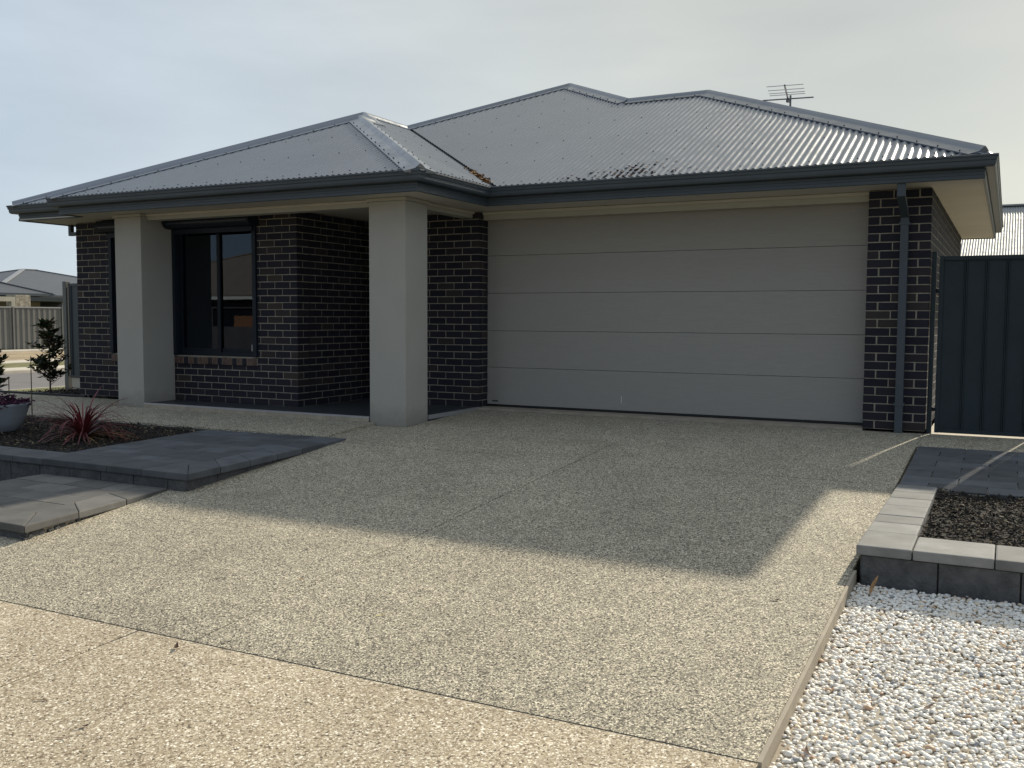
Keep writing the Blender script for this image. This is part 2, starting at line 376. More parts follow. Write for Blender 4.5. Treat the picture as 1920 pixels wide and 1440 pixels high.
# garden path in front of the porch
pth = slab('path', -12.6, -4.925, -2.52, -1.63, MAT['drive'], None, zf=lambda y: float(np.interp(y, [-2.52, -1.63], [-.11, -.05])), thick=.4)
tag(pth, kind='structure')
slab('path_slab', -12.6, -10.42, -1.625, -.95, MAT['drive'], pth, zf=lambda y: -.055, thick=.4)
slab('path_slab', -10.417, -9.003, -1.627, -1.08, MAT['drive'], pth, zf=lambda y: float(np.interp(y, [-1.627, -1.08], [-.05, -.035])), thick=.3)
# public footpath and crossover
fp = MB().prism([(-30, -12.5), (.6, -12.5), (.6, -7.16), (-30, -7.16)], -.9, lambda x, y: dz(y) - .006).build('footpath', MAT['joint'])
tag(fp, kind='structure')
fx = [-30, -18, -9.6, -6.0, -2.39, .6]
for a, b in zip(fx[:-1], fx[1:]): slab('slab', a + .006, b - .006, -12.4, -7.156, MAT['path'], fp)
# side path behind the gate
tag(slab('side_path', .6, 2.6, .02, 15, MAT['concrete_light'], None, zf=lambda y: -.03, thick=.3), kind='structure')
# front road behind the camera
tag(MB().box(-120, 60, -19.5, -13.2, -.9, -.76).build('road', MAT['asphalt']), kind='structure')
tag(MB().box(-120, 60, -13.2, -12.9, -.9, -.66).build('kerb', MAT['kerb'], bevel=.02), kind='structure')
# side street on the left
tag(MB().box(-17.6, -12.92, -12.4, 70, -.9, -.47).build('verge', MAT['grass']), kind='structure')
tag(MB().box(-17.95, -17.6, -12.4, 70, -.9, -.49).build('kerb', MAT['kerb'], bevel=.03), kind='structure')
tag(MB().box(-24.9, -17.95, -12.4, 70, -.9, -.60).build('side_road', MAT['asphalt']), kind='structure')
tag(MB().box(-26.2, -24.9, -12.4, 70, -.9, -.50).build('kerb', MAT['kerb'], bevel=.03), kind='structure')
tag(MB().box(-28.8, -26.2, -12.4, 70, -.9, -.505).build('verge', MAT['grass']), kind='structure')
tag(MB().box(-30.4, -28.8, -12.4, 70, -.9, -.49).build('footpath', MAT['kerb']), kind='structure')
tag(MB().prism([(-36.4, -12.4), (-30.4, -12.4), (-30.4, 70), (-36.4, 70)], -.9, lambda x, y: -.36 if x < -33 else -.5).build('bank', MAT['dirt']), kind='structure')
tag(MB().box(-36.4, -34.9, -12.4, 70, -.9, -.335).build('verge', MAT['kerb']), kind='structure')
tag(MB().box(-90, -36.4, -12.4, 90, -.9, -.34).build('terrain', MAT['grass']), kind='structure')

# ================================================================== HOUSE
H = 2.408
house = empty('house', (-4.9, 4, 0))
house_inv = Matrix.Translation((4.9, -4, 0))
def hp(o, parent=None):
    """parent a mesh built in world coordinates under the house (or one of its parts)"""
    p = parent or house
    o.parent = p
    if p is house: o.matrix_parent_inverse = house_inv
    return o
tag(house, 'single-storey dark brick house with grey corrugated hip roof and wide garage door', 'house')

BR = []   # (u0,u1,row z0, origin, U, N, face)
def lay(org, U, L, openings=(), s_sh=None, e_sh=None, anchor='end', rows=28):
    """running bond along one wall face. s_sh/e_sh: parity of the rows that stop short for the return brick"""
    for k in range(rows):
        lo = .12 if s_sh is not None and k % 2 == s_sh else 0
        hi = L - .12 if e_sh is not None and k % 2 == e_sh else L
        cuts = []
        if anchor == 'end':
            x = hi
            if e_sh is None and k % 2: cuts.append((x - .11, x)); x -= .12
            while x > lo + .02: cuts.append((max(lo, x - .23), x)); x -= .24
        else:
            x = lo
            if s_sh is None and k % 2: cuts.append((x, x + .11)); x += .12
            while x < hi - .02: cuts.append((x, min(hi, x + .23))); x += .24
        z = k * .086 + .005
        for a, b in cuts:
            seg = [(a, b)]
            for (p, q, z0, z1) in openings:
                if z + .04 > z0 and z + .04 < z1:
                    ns = []
                    for c, d in seg:
                        if d <= p or c >= q: ns.append((c, d)); continue
                        if c < p: ns.append((c, p))
                        if d > q: ns.append((q, d))
                    seg = ns
            for c, d in seg:
                if d - c > .03: BR.append((c, d, z, Vector((org[0], org[1], 0)), Vector((U[0], U[1], 0))))

core = MB()
def wall_core(org, U, L, openings=(), t=.22, back=.005, end_in=.005, start_in=.005):
    """mortar backing, split round the openings"""
    U = Vector((U[0], U[1], 0)); Nn = Vector((U.y, -U.x, 0)); O = Vector((org[0], org[1], 0))
    xs = sorted({start_in, L - end_in, *[a for o in openings for a in o[:2]]})
    for a, b in zip(xs[:-1], xs[1:]):
        zz = [(0, H)]
        for (p, q, z0, z1) in openings:
            if a >= p - 1e-6 and b <= q + 1e-6: zz = [(0, z0)] + ([(z1, H)] if z1 < H else [])
        for z0, z1 in zz:
            p0 = O + U * a - Nn * back; p1 = O + U * b - Nn * back; p2 = p1 - Nn * t; p3 = p0 - Nn * t
            core.prism([(p.x, p.y) for p in (p0, p1, p2, p3)], z0, z1)

XL, XE, YW, XC = -10.41, -6.46, -1.085, -4.52
W1 = (XL, -8.53, -7.11); W2 = (-9.72, -8.92)
OPEN = [(-9.72 - XL, -8.92 - XL, .602, H), (-8.53 - XL, -7.11 - XL, .602, H)]
SILL = [(a - .0, b + .0, .502, H) for a, b, _, _ in OPEN]
lay((0, 0), (1, 0), .59, s_sh=0, e_sh=1); wall_core((0, 0), (1, 0), .59, t=.20)
lay((0, .235), (0, -1), .235, e_sh=1, anchor='end')
lay((.59, 0), (0, 1), 6.36, s_sh=0, anchor='start'); wall_core((.59, .22), (0, 1), 6.14)
lay((-5.61, 0), (1, 0), 1.09, e_sh=1); wall_core((-5.61, 0), (1, 0), 1.09, t=.2)
lay((XC, 0), (0, 1), .235, s_sh=0, anchor='start')
lay((XL, YW), (1, 0), XE - XL, SILL, s_sh=0, e_sh=1); wall_core((XL, YW), (1, 0), XE - XL, OPEN)
lay((XE, YW), (0, 1), 3.6, s_sh=0, anchor='start'); wall_core((XE, YW + .24), (0, 1), 3.36)
lay((XL, 5.0), (0, -1), 5.0 - YW, e_sh=1, anchor='end'); wall_core((XL, 11.5), (0, -1), 11.5 - YW - .24)
core.box(-10.2, -.6, 11.2, 11.4, 0, H); core.box(-.75, -.55, 6.4, 11.4, 0, H); core.box(-.75, .58, 6.2, 6.4, 0, H)
core.box(-5.6, -5.4, .2, 3.0, 0, H)
hp(core.build('wall', MAT['mortar']))
# entry at the back of the porch
hp(MB().box(-6.46, -5.6, 2.35, 2.5, 0, H).build('entry_wall', MAT['far_wall']))
ed = hp(MB().box(-6.35, -5.72, 2.31, 2.345, .02, 2.1).build('front_door', MAT['steel_dark'], bevel=.005))
hp(MB().tube([(-5.82, 2.29, .9), (-5.82, 2.25, .9), (-5.82, 2.25, 1.25), (-5.82, 2.29, 1.25)], .012).build('handle', MAT['trim']), ed)

# bricks: the ones that show largest become parts, the rest one field
def to_px(P):
    d = P - CAM; z = d.dot(fw2)
    return 960 + FPX * d.dot(r2) / z, 720 - FPX * d.dot(u2) / z, z
sc = []
for i, (a, b, z, O, U) in enumerate(BR):
    c = O + U * (a + b) / 2 + Vector((0, 0, z + .038)); Nn = Vector((U.y, -U.x, 0)); d = CAM - c
    cosv = Nn.dot(d) / d.length; u, v, zz = to_px(c)
    s = (b - a) * .076 * max(cosv, 0) / zz ** 2
    if (685 < u < 803) or (218 < u < 322 and O.y == YW): s *= .02
    if u > 1756 : s *= .05
    sc.append((s, i))
sc.sort(reverse=True); single = {i for _, i in sc[:298]}
def brick_geo(L, dp=.105, h=.076, c=.0035):
    x = L / 2; vv = []
    for (ix, yy) in ((0, dp), (0, c), (c, 0)):
        vv += [(-x + ix, yy, ix), (x - ix, yy, ix), (x - ix, yy, h - ix), (-x + ix, yy, h - ix)]
    ff = [(8, 9, 10, 11)] + [(4 + i, 4 + (i + 1) % 4, 8 + (i + 1) % 4, 8 + i) for i in range(4)] + [(i, (i + 1) % 4, 4 + (i + 1) % 4, 4 + i) for i in range(4)]
    return vv, ff
bmesh_cache = {}; fld = MB()
for i, (a, b, z, O, U) in enumerate(BR):
    Nn = Vector((U.y, -U.x, 0)); ang = math.atan2(U.y, U.x)
    out = random.uniform(-.0015, .0015)
    c = O + U * (a + b) / 2 + Nn * out + Vector((0, 0, z + random.uniform(-.0012, .0012)))
    L = round(b - a, 3)
    if i in single:
        if L not in bmesh_cache: bmesh_cache[L] = MB().add(*brick_geo(L)).mesh('brick', MAT['brick'], fix=False)
        o = link_mesh('brick', bmesh_cache[L]); hp(o); o.matrix_basis = Matrix.Translation(c) @ Matrix.Rotation(ang + random.uniform(-.004, .004), 4, 'Z')
    else:
        vv, ff = brick_geo(L); R = Matrix.Translation(c) @ Matrix.Rotation(ang, 4, 'Z')
        fld.add([R @ Vector(v) for v in vv], ff)
tag(hp(fld.build('brick_field', MAT['brick_s'], fix=False)), kind='stuff')

# porch slab, trim, columns, beams
hp(MB().prism([(-8.53, -1.60), (-4.535, -1.60), (-4.535, -.004), (-5.6, -.004), (-5.6, 2.35), (-6.452, 2.35), (-6.452, -1.078), (-8.53, -1.078)], -.3, .004).build('porch_floor', MAT['tile']))
hp(MB().box(-8.53, -5.01, -1.622, -1.601, -.04, .008).build('edge_trim', MAT['trim']))
hp(MB().box(-4.533, -4.512, -1.16, -.004, -.04, .008).build('edge_trim', MAT['trim']))
hp(MB().box(-8.53, -5.01, -1.632, -1.623, -.2, -.012).build('porch_edge', MAT['concrete']))
for x0, x1, y0, y1, zb in ((-9.0, -8.53, -1.62, -1.095, -.06), (-5.0, -4.524, -1.618, -1.17, -.09)):
    cl = hp(MB().box(x0, x1, y0, y1, zb, 2.375).build('column', MAT['render'], bevel=.006))
    hp(MB().box(x0 - .02, x1 + .02, y0 - .02, y1 + .02, 2.377, H + .003).build('column_trim', MAT['beam'], bevel=.004), cl)
bm_ = hp(MB().box(-8.52, -5.01, -1.52, -1.36, 2.335, H + .003).build('porch_beam', MAT['beam'], bevel=.003))
hp(MB().box(-8.52, -5.01, -1.545, -1.521, 2.382, H + .003).build('bead', MAT['soffit'], bevel=.004), bm_)
bm_ = hp(MB().box(-4.75, -4.6, -1.16, -.012, 2.335, H + .003).build('porch_beam', MAT['beam'], bevel=.003))
hp(MB().box(-4.598, -4.572, -1.16, -.012, 2.382, H + .003).build('bead', MAT['soffit'], bevel=.004), bm_)
# garage head infill and door
bm_ = hp(MB().box(-4.51, -.006, .10, .20, 2.315, H + .003).build('garage_head_board', MAT['beam'], bevel=.003))
hp(MB().box(-4.51, -.006, .072, .098, 2.378, H + .003).build('bead', MAT['soffit'], bevel=.004), bm_)
gd = hp(MB().box(-4.6, .1, .29, .31, .0, 2.5).build('garage_door', MAT['joint']))
zj = [.028, .494, .953, 1.419, 1.884, 2.36]
for a, b in zip(zj[:-1], zj[1:]):
    hp(MB().box(-4.56, .06, .245, .285, a + .0018, b - .0018).build('door_panel', MAT['door'], bevel=.003), gd)
hp(MB().box(-4.56, .06, .25, .28, .006, .026).build('rubber_seal', MAT['rubber']), gd)
hp(MB().box(-4.46, -4.375, .2436, .2446, .062, .080).build('maker_plate', MAT['print']), gd)
hp(MB().box(-2.73, -2.724, .2425, .2445, .115, .20).build('scratch', MAT['white']), gd)

# soffit
hp(MB().prism([(1.06, 6.79), (1.06, -.52), (-4.12, -.52), (-4.12, -1.995), (-9.54, -1.995), (-9.54, -1.685), (-10.77, -1.685), (-10.77, 12.8), (-.14, 12.8), (-.14, 6.79)], 2.415, 2.43).build('soffit', MAT['soffit']))

# windows -----------------------------------------------------------
def window(x0, x1, z0, z1, mull):
    y = YW + .05
    f = MB()
    f.box(x0, x1, y, y + .06, z0, z0 + .05); f.box(x0, x1, y, y + .06, z1 - .05, z1)
    f.box(x0, x0 + .045, y - .001, y + .061, z0, z1); f.box(x1 - .045, x1, y - .001, y + .061, z0, z1)
    w = hp(f.build('window', MAT['alu'])) 
    for a, b, yy in ((x0 + .04, mull + .03, y + .012), (mull - .03, x1 - .04, y + .034)):
        s = MB(); s.box(a, a + .05, yy, yy + .02, z0 + .05, z1 - .05); s.box(b - .05, b, yy, yy + .02, z0 + .05, z1 - .05)
        s.box(a, b, yy + .001, yy + .019, z0 + .045, z0 + .10); s.box(a, b, yy + .001, yy + .019, z1 - .10, z1 - .045)
        hp(s.build('sash', MAT['alu']), w)
        hp(MB().box(a + .045, b - .045, yy + .007, yy + .011, z0 + .095, z1 - .095).build('glass', MAT['glass']), w)
    # roller shutter tracks and box
    for a in (x0 - .012, x1 - .045):
        hp(MB().box(a, a + .058, YW - .03, YW + .045, z0 + .002, 2.26).build('shutter_track', MAT['shutter'], bevel=.004), w)
    return w
def shutter_box(x0, x1, w):
    prof = [(0, 2.40), (-.15, 2.40), (-.19, 2.37), (-.20, 2.33), (-.185, 2.285), (-.15, 2.255), (-.10, 2.245), (0, 2.245)]
    b = MB(); n = len(prof)
    b.add([(x, YW + d, z) for x in (x0, x1) for d, z in prof], [tuple(range(n)), tuple(range(n, 2 * n))] + [(i, (i + 1) % n, n + (i + 1) % n, n + i) for i in range(n)])
    hp(b.build('shutter_box', MAT['shutter']), w)
    hp(MB().box(x0 + .08, x1 - .02, YW - .203, YW - .19, 2.30, 2.318).build('shutter_box_rib', MAT['fascia'], bevel=.002), w)
    hp(MB().box(x0 + .06, x1 - .06, YW - .06, YW - .045, 2.18, 2.243).build('shutter_slat', MAT['shutter'], bevel=.004), w)
w1 = window(-8.53, -7.11, .602, 2.36, -7.81); shutter_box(-8.52, -7.06, w1)
w2 = window(-9.72, -8.92, .602, 2.36, -9.3); shutter_box(-9.80, -8.90, w2)
hp(MB().tube([(-7.19, YW + .03, .68), (-7.19, YW - .0, .68), (-7.19, YW - .0, .76), (-7.19, YW + .03, .76)], .008).build('latch', MAT['trim']), w1)
for (a, b) in ((-8.53, -7.10), (-9.73, -8.92)):
    n = int(round((b - a) / .0855)); st = (b - a) / n
    for k in range(n):
        x = a + st * k + st / 2; L = st - .010
        o = link_mesh('sill_brick', None or MB().add([(-L / 2, -.02, 0), (L / 2, -.02, 0), (L / 2, .12, .03), (-L / 2, .12, .03), (-L / 2, -.02, .088), (L / 2, -.02, .088), (L / 2, .12, .118), (-L / 2, .12, .118)],
             [(0, 3, 2, 1), (4, 5, 6, 7), (0, 1, 5, 4), (1, 2, 6, 5), (2, 3, 7, 6), (3, 0, 4, 7)]).mesh('sill_brick', MAT['sill'] if (k * 7) % 5 < 3 else MAT['brick'], bevel=.003))
        hp(o); o.matrix_basis = Matrix.Translation((x, YW, .495 + random.uniform(-.002, .002)))
    hp(MB().box(a, b, YW - .014, YW + .1, .497, .585).build('sill_mortar', MAT['mortar']))
# curtains and the dim room behind
for x0, x1, ph in ((-8.48, -7.15, 0), (-9.66, -8.98, 1)):
    c = MB(); n = 160; vv = []
    for i in range(n + 1):
        x = x0 + (x1 - x0) * i / n
        y = YW + .27 + .05 * math.sin(x * 34 + ph) + .02 * math.sin(x * 63 + 2 * ph)
        vv += [(x, y, .45), (x, y, 2.38)]
    c.add(vv, [(2 * i, 2 * i + 2, 2 * i + 3, 2 * i + 1) for i in range(n)])
    hp(c.build('curtain', MAT['curtain'], smooth=True, fix=False))
hp(MB().box(-10.15, -6.7, 1.6, 1.7, 0, 2.4).build('room_wall', MAT['inside']))
hp(MB().box(-10.15, -6.7, -.85, 1.6, -.1, .03).build('room_floor', MAT['inside']))

# roof ---------------------------------------------------------------
S, ZE = .45, 2.60
XR, XI, XM, XQ, XB = 1.165, -4.0, -.03, -9.68, -10.9
YF, YQ, YB, YG2, YM2 = -.60, -2.10, -1.77, 6.90, 13.0
tg = (YG2 - YF) / 2; tm = (XM - XB) / 2; tb = (XI - XB) / 2; tq = (XI - XQ) / 2
zt = lambda t: ZE + S * t
e = .05
planes = {'S': lambda x, y, y0: ZE + S * (y - y0), 'N': lambda x, y, y0: ZE + S * (y0 - y), 'E': lambda x, y, x0: ZE + S * (x0 - x), 'W': lambda x, y, x0: ZE + S * (x - x0)}
PG = (XR - tg, YF + tg); PV = (XM - tg, YF + tg); PP = (XM - tm, YF + tm); PB2 = (XI - tb, YF + tb); PB1 = (XI - tb, YB + tb)
PQ = (XI - tq, YQ + tq); PQ2 = (XI - tq, YB + tq); PM2 = (XM - tm, YM2 - tm)
FACES = [
    ('S', YF, [(XI - e + .07, YF + e), (XR - e, YF + e), PG, PV, PP, (PB2[0] + .07, PB2[1])]),
    ('E', XR, [(XR - e, YF + e), (XR - e, YG2 - e), PG]),
    ('N', YG2, [(XR - e, YG2 - e), (XM - e, YG2 - e), PV, PG]),
    ('E', XM, [(XM - e, YG2 - e), (XM - e, YM2 - e), PM2, PP, PV]),
    ('N', YM2, [(XM - e, YM2 - e), (XB + e, YM2 - e), PM2]),
    ('W', XB, [(XB + e, YM2 - e), (XB + e, YB + e), PB1, PB2, PP, PM2]),
    ('E', XI, [(XI - e, YQ + e), (XI - e, YF + e), PB2, PB1, PQ2, PQ]),
    ('S', YB, [(XB + e, YB + e), (XQ + e, YB + e), PQ2, PB1]),
    ('S', YQ, [(XQ + e, YQ + e), (XI - e, YQ + e), PQ]),
    ('W', XQ, [(XQ + e, YQ + e), PQ, PQ2, (XQ + e, YB + e)]),
]
def corrugated(fd, e0, poly, pitch=.076, amp=.0075, ns=8, S_=S, zf=None):
    nrm = {'S': Vector((0, -S_, 1)), 'N': Vector((0, S_, 1)), 'E': Vector((S_, 0, 1)), 'W': Vector((-S_, 0, 1))}[fd].normalized()
    ai, bi = (0, 1) if fd in 'SN' else (1, 0)
    amin = min(p[ai] for p in poly); amax = max(p[ai] for p in poly); st = pitch / ns; n = int((amax - amin) / st)
    vv = []; ff = []; prev = None
    for i in range(n + 2):
        a = min(amin + 1e-4 + i * st, amax - 1e-4); bs = []
        for p, q in zip(poly, poly[1:] + poly[:1]):
            if (p[ai] - a) * (q[ai] - a) < 0: bs.append(p[bi] + (q[bi] - p[bi]) * (a - p[ai]) / (q[ai] - p[ai]))
        if len(bs) < 2: prev = None; continue
        lo, hi = min(bs), max(bs); h = amp * math.sin(2 * math.pi * a / pitch); k = len(vv)
        for b in (lo, hi):
            x, y = (a, b) if ai == 0 else (b, a)
            vv.append(tuple(Vector((x, y, (zf or planes[fd])(x, y, e0))) + nrm * h))
        if prev is not None: ff.append((prev, k, k + 1, prev + 1))
        prev = k
    return MB().add(vv, ff)
for fd, e0, poly in FACES:
    hp(corrugated(fd, e0, poly).build('roof_sheeting', MAT['roof'], smooth=True))
# screws in rows on the faces in view
scr = MB()
for fd, e0, poly in (FACES[0], FACES[6], FACES[8]):
    ai, bi = (0, 1) if fd == 'S' else (1, 0)
    amin = min(p[ai] for p in poly); amax = max(p[ai] for p in poly)
    sgn = 1 if fd == 'S' else -1
    for r_, d in enumerate((.14, .95, 1.8, 2.65, 3.5, 4.35)):
        k0 = math.ceil(amin / .076); step = (3 if r_ == 0 else 5)
        for k in range(k0, int(amax / .076) + 1, step):
            a = (k + .25) * .076; b = e0 + sgn * d
            bs = []
            for p, q in zip(poly, poly[1:] + poly[:1]):
                if (p[ai] - a) * (q[ai] - a) < 0: bs.append(p[bi] + (q[bi] - p[bi]) * (a - p[ai]) / (q[ai] - p[ai]))
            if len(bs) < 2 or not (min(bs) + .05 < b < max(bs) - .05): continue
            x, y = (a, b) if ai == 0 else (b, a); z = planes[fd](x, y, e0)
            scr.box(x - .006, x + .006, y - .006, y + .006, z - .004, z + .014)
tag(hp(scr.build('roof_screws', MAT['screw'], fix=False)), kind='stuff')
# capping
NV = {'S': Vector((0, -S, 1)).normalized(), 'N': Vector((0, S, 1)).normalized(), 'E': Vector((S, 0, 1)).normalized(), 'W': Vector((-S, 0, 1)).normalized()}
def cap(p0, p1, z0, z1, f1, f2, w=.17, parent=None, mat_='cap', lift=.014, screws=True):
    A = Vector((*p0, z0)); B = Vector((*p1, z1)); d = (B - A).normalized(); b = MB(); secs = []
    for P in (A, B):
        sec = []
        for n_, fl in ((f1, 1), (f2, -1)):
            t = n_.cross(d)
            o = f2 if fl == 1 else f1
            if t.dot(o) > 0: t = -t     # away from the other plane
            s_ = [P + t * w + n_ * (lift - .012), P + t * w + n_ * (lift + .002), P + t * .05 + n_ * (lift + .004), P + t * .018 + n_ * (lift + .022)]
            sec += s_ if fl == 1 else s_[::-1]
        nm = (f1 + f2).normalized(); sec.insert(4, P + nm * (lift + .036))
        secs.append(sec)
    n = len(secs[0]); vv = secs[0] + secs[1]
    b.add(vv, [(i, i + 1, n + i + 1, n + i) for i in range(n - 1)] + [tuple(range(n))])
    o = b.build('ridge_cap', MAT[mat_], fix=False)
    if parent is None: hp(o)
    else: o.parent = parent
    if screws:
        L = (B - A).length; q = MB()
        for k in range(int(L / .3)):
            for n_, o_ in ((f1, f2), (f2, f1)):
                t = n_.cross(d)
                if t.dot(o_) > 0: t = -t
                c = A + d * (.15 + .3 * k) + t * (w * .82) + n_ * (lift + .006)
                q.box(c.x - .006, c.x + .006, c.y - .006, c.y + .006, c.z - .004, c.z + .005)
        if q.v: hp(q.build('cap_screws', MAT['screw'], fix=False), o)
    return o
def eavep(x, y): return (x, y)
cap((XR - .12, YF + .12), PG, zt(.12), zt(tg), NV['S'], NV['E'])
cap(PG, PV, zt(tg), zt(tg), NV['S'], NV['N'])
cap(PV, PP, zt(tg), zt(tm), NV['S'], NV['E'])
cap(PB2, PP, zt(tb), zt(tm), NV['S'], NV['W'])
cap(PP, PM2, zt(tm), zt(tm), NV['W'], NV['E'], screws=False)
cap(PB1, PB2, zt(tb), zt(tb), NV['W'], NV['E'])
cap((XI - .05, YQ + .05), PQ, zt(.05), zt(tq), NV['S'], NV['E'])
cap((XQ + .05, YQ + .05), PQ, zt(.05), zt(tq), NV['S'], NV['W'])
cap(PQ, PQ2, zt(tq), zt(tq), NV['W'], NV['E'], screws=False)
cap(PQ2, PB1, zt(tq), zt(tb), NV['S'], NV['E'], screws=False)
cap((XB + .05, YB + .05), PB1, zt(.05), zt(tb), NV['S'], NV['W'])
cap((XR - .12, YG2 - .12), PG, zt(.12), zt(tg), NV['N'], NV['E'], screws=False)
# valley tray
va = Vector((XI, YF, zt(0) - .02)); vb = Vector((*PB2, zt(tb) - .02)); sd = Vector((.09, .09, .03))
hp(MB().add([va - sd * .9 + Vector((0, 0, .06)), va, va + sd, vb + sd, vb, vb - sd + Vector((0, 0, .06))], [(0, 1, 4, 5), (1, 2, 3, 4)]).build('valley_tray', MAT['fascia'], fix=False))

# gutter and fascia swept round the eaves with mitred corners
def sweep(path, prof, closed=False):
    """path: plan points with the outside on the left-hand... prof: (inward offset, z)"""
    n = len(path); rows = []
    for i, p in enumerate(path):
        P = Vector((p[0], p[1])); ds = []
        if i > 0: ds.append((P - Vector(path[i - 1])).normalized())
        if i < n - 1: ds.append((Vector(path[i + 1]) - P).normalized())
        ins = [Vector((-d.y, d.x)) for d in ds]       # inward = left of travel
        m = ins[0] if len(ins) == 1 else (ins[0] + ins[1]) / (1 + ins[0].dot(ins[1]))
        rows.append([(P.x + m.x * o, P.y + m.y * o, z) for o, z in prof])
    b = MB(); k = len(prof)
    b.add([v for r in rows for v in r], [(i * k + j, i * k + j + 1, (i + 1) * k + j + 1, (i + 1) * k + j) for i in range(n - 1) for j in range(k - 1)])
    b.f.append(tuple(range(k))); b.f.append(tuple((n - 1) * k + j for j in range(k))[::-1])
    return b
GP_ = [(XB, YM2), (XB, -1.79), (-9.66, -1.79), (-9.66, -2.115), (-4.01, -2.115), (-4.01, -.63), (1.17, -.63), (1.17, YG2), (XM, YG2), (XM, YM2)]
gut = [(.108, 2.60), (.108, 2.505), (.100, 2.498), (.045, 2.498), (.030, 2.505), (.022, 2.525), (.020, 2.553), (.012, 2.560), (.008, 2.585), (.0, 2.592), (.0, 2.606), (.008, 2.610), (.014, 2.606), (.014, 2.590), (.022, 2.575), (.034, 2.53), (.05, 2.512), (.095, 2.512), (.102, 2.60)]
gu = hp(sweep(GP_, gut).build('gutter', MAT['fascia']))
fas = [(.110, 2.62), (.110, 2.498), (.106, 2.494), (.106, 2.470), (.112, 2.466), (.112, 2.442), (.106, 2.438), (.106, 2.408), (.112, 2.402), (.128, 2.402), (.128, 2.62)]
hp(sweep(GP_, fas).build('fascia', MAT['fascia']))
# downpipes
d_ = MB(); d_.box(.312, .388, -.50, -.45, 2.28, 2.50)
d_.add([(.312, -.50, 2.28), (.388, -.50, 2.28), (.388, -.45, 2.30), (.312, -.45, 2.30), (.312, -.082, 2.12), (.388, -.082, 2.12), (.388, -.03, 2.16), (.312, -.03, 2.16)], [(0, 1, 5, 4), (3, 2, 6, 7), (0, 3, 7, 4), (1, 2, 6, 5)])
d_.box(.312, .388, -.082, -.03, -.06, 2.15)
dp = hp(d_.build('downpipe', MAT['fascia'], bevel=.006))
for z in (2.05, .25): hp(MB().box(.30, .40, -.086, -.002, z, z + .03).build('pipe_clip', MAT['fascia'], bevel=.003), dp)
d_ = MB(); d_.box(-10.765, -10.71, -.93, -.87, 2.285, 2.425); d_.box(-10.764, -10.44, -.929, -.871, 2.26, 2.312); d_.box(-10.462, -10.412, -.928, -.872, -.1, 2.30)
hp(d_.build('downpipe', MAT['fascia'], bevel=.006))
# fallen leaves caught on the roof
def litter(name, mat_, pts, ln=.05, label=None, parent=None):
    b = MB()
    for p in pts:
        a = random.uniform(0, 6.28); t = random.uniform(-.5, .5); L = ln * random.uniform(.5, 1.3); w = L * random.uniform(.15, .3)
        d = Vector((math.cos(a), math.sin(a), t * .5)).normalized(); s_ = d.cross(Vector((random.uniform(-.4, .4), random.uniform(-.4, .4), 1))).normalized()
        n_ = s_.cross(d) * L * .18; p = Vector(p)
        b.add([p - d * L / 2, p + s_ * w - n_ * .3, p + d * L / 2 - n_, p - s_ * w - n_ * .3], [(0, 1, 2, 3)])
    return b.build(name, mat_, parent, fix=False)
pts = []
for _ in range(150):
    t = random.random(); x = XI - .12 - .62 * t + random.gauss(0, .03); y = YF + .12 + .62 * t + random.gauss(0, .03)
    pts.append((x, y, max(ZE + S * (y - YF), ZE + S * (XI - x)) + random.uniform(.0, .035)))
tag(litter('leaf_litter', MAT['litter_orange'], pts, .07), 'orange dry leaves caught in the roof valley above the porch corner', 'leaf litter', kind='stuff')
pts = []
for _ in range(170):
    d = abs(random.gauss(0, .17)); k = round((-2.62 + random.gauss(0, .26) + d * .55) / .076); x = (k + .75) * .076 + random.gauss(0, .008); y = YF + .09 + d * 1.3
    pts.append((x, y, ZE + S * (y - YF) + random.uniform(-.004, .008)))
tag(litter('leaf_litter', MAT['litter'], pts, .055), 'dark dead leaves caught in roof corrugations above the garage gutter', 'leaf litter', kind='stuff')

def at_base(o, base):
    """shift a mesh thing so that its origin sits at its base"""
    base = Vector(base); o.data.transform(Matrix.Translation(-base)); o.location = base; return o
def own(root, o, parent=None):
    """child built in world coordinates of a thing whose Empty stands at root.location"""
    o.parent = parent or root
    if parent is None: o.matrix_parent_inverse = Matrix.Translation(-Vector(root.location))
    return o

# TV antenna --------------------------------------------------------
ant = empty('tv_antenna', (-1.92, 5.5, 3.2)); tag(ant, 'small metal TV antenna standing behind the roof hip', 'antenna')
bd = Vector((.14, -.99, 0)).normalized(); ed_ = Vector((.99, .14, 0)); mz = 4.61
own(ant, MB().tube([(-1.92, 5.5, 3.15), (-1.92, 5.5, mz + .06)], .016, 8).build('mast', MAT['mast'], smooth=False))
c0 = Vector((-1.95, 5.46, mz))
own(ant, MB().bar(c0 - bd * .08, c0 + bd * .86 + Vector((0, 0, .02)), .022).build('boom', MAT['mast']))
own(ant, MB().tube([c0 - ed_ * .39, c0 + ed_ * .39], .011, 6).build('reflector', MAT['mast']))
for k, t in enumerate((.18, .32, .53, .80)):
    c = c0 + bd * t + Vector((0, 0, .028)); own(ant, MB().tube([c - ed_ * .27, c + ed_ * .27], .0055, 5).build('element', MAT['alu_pale']))
own(ant, MB().box(-1.97, -1.93, 5.40, 5.47, mz - .06, mz - .01).build('junction_box', MAT['mast'], bevel=.005))

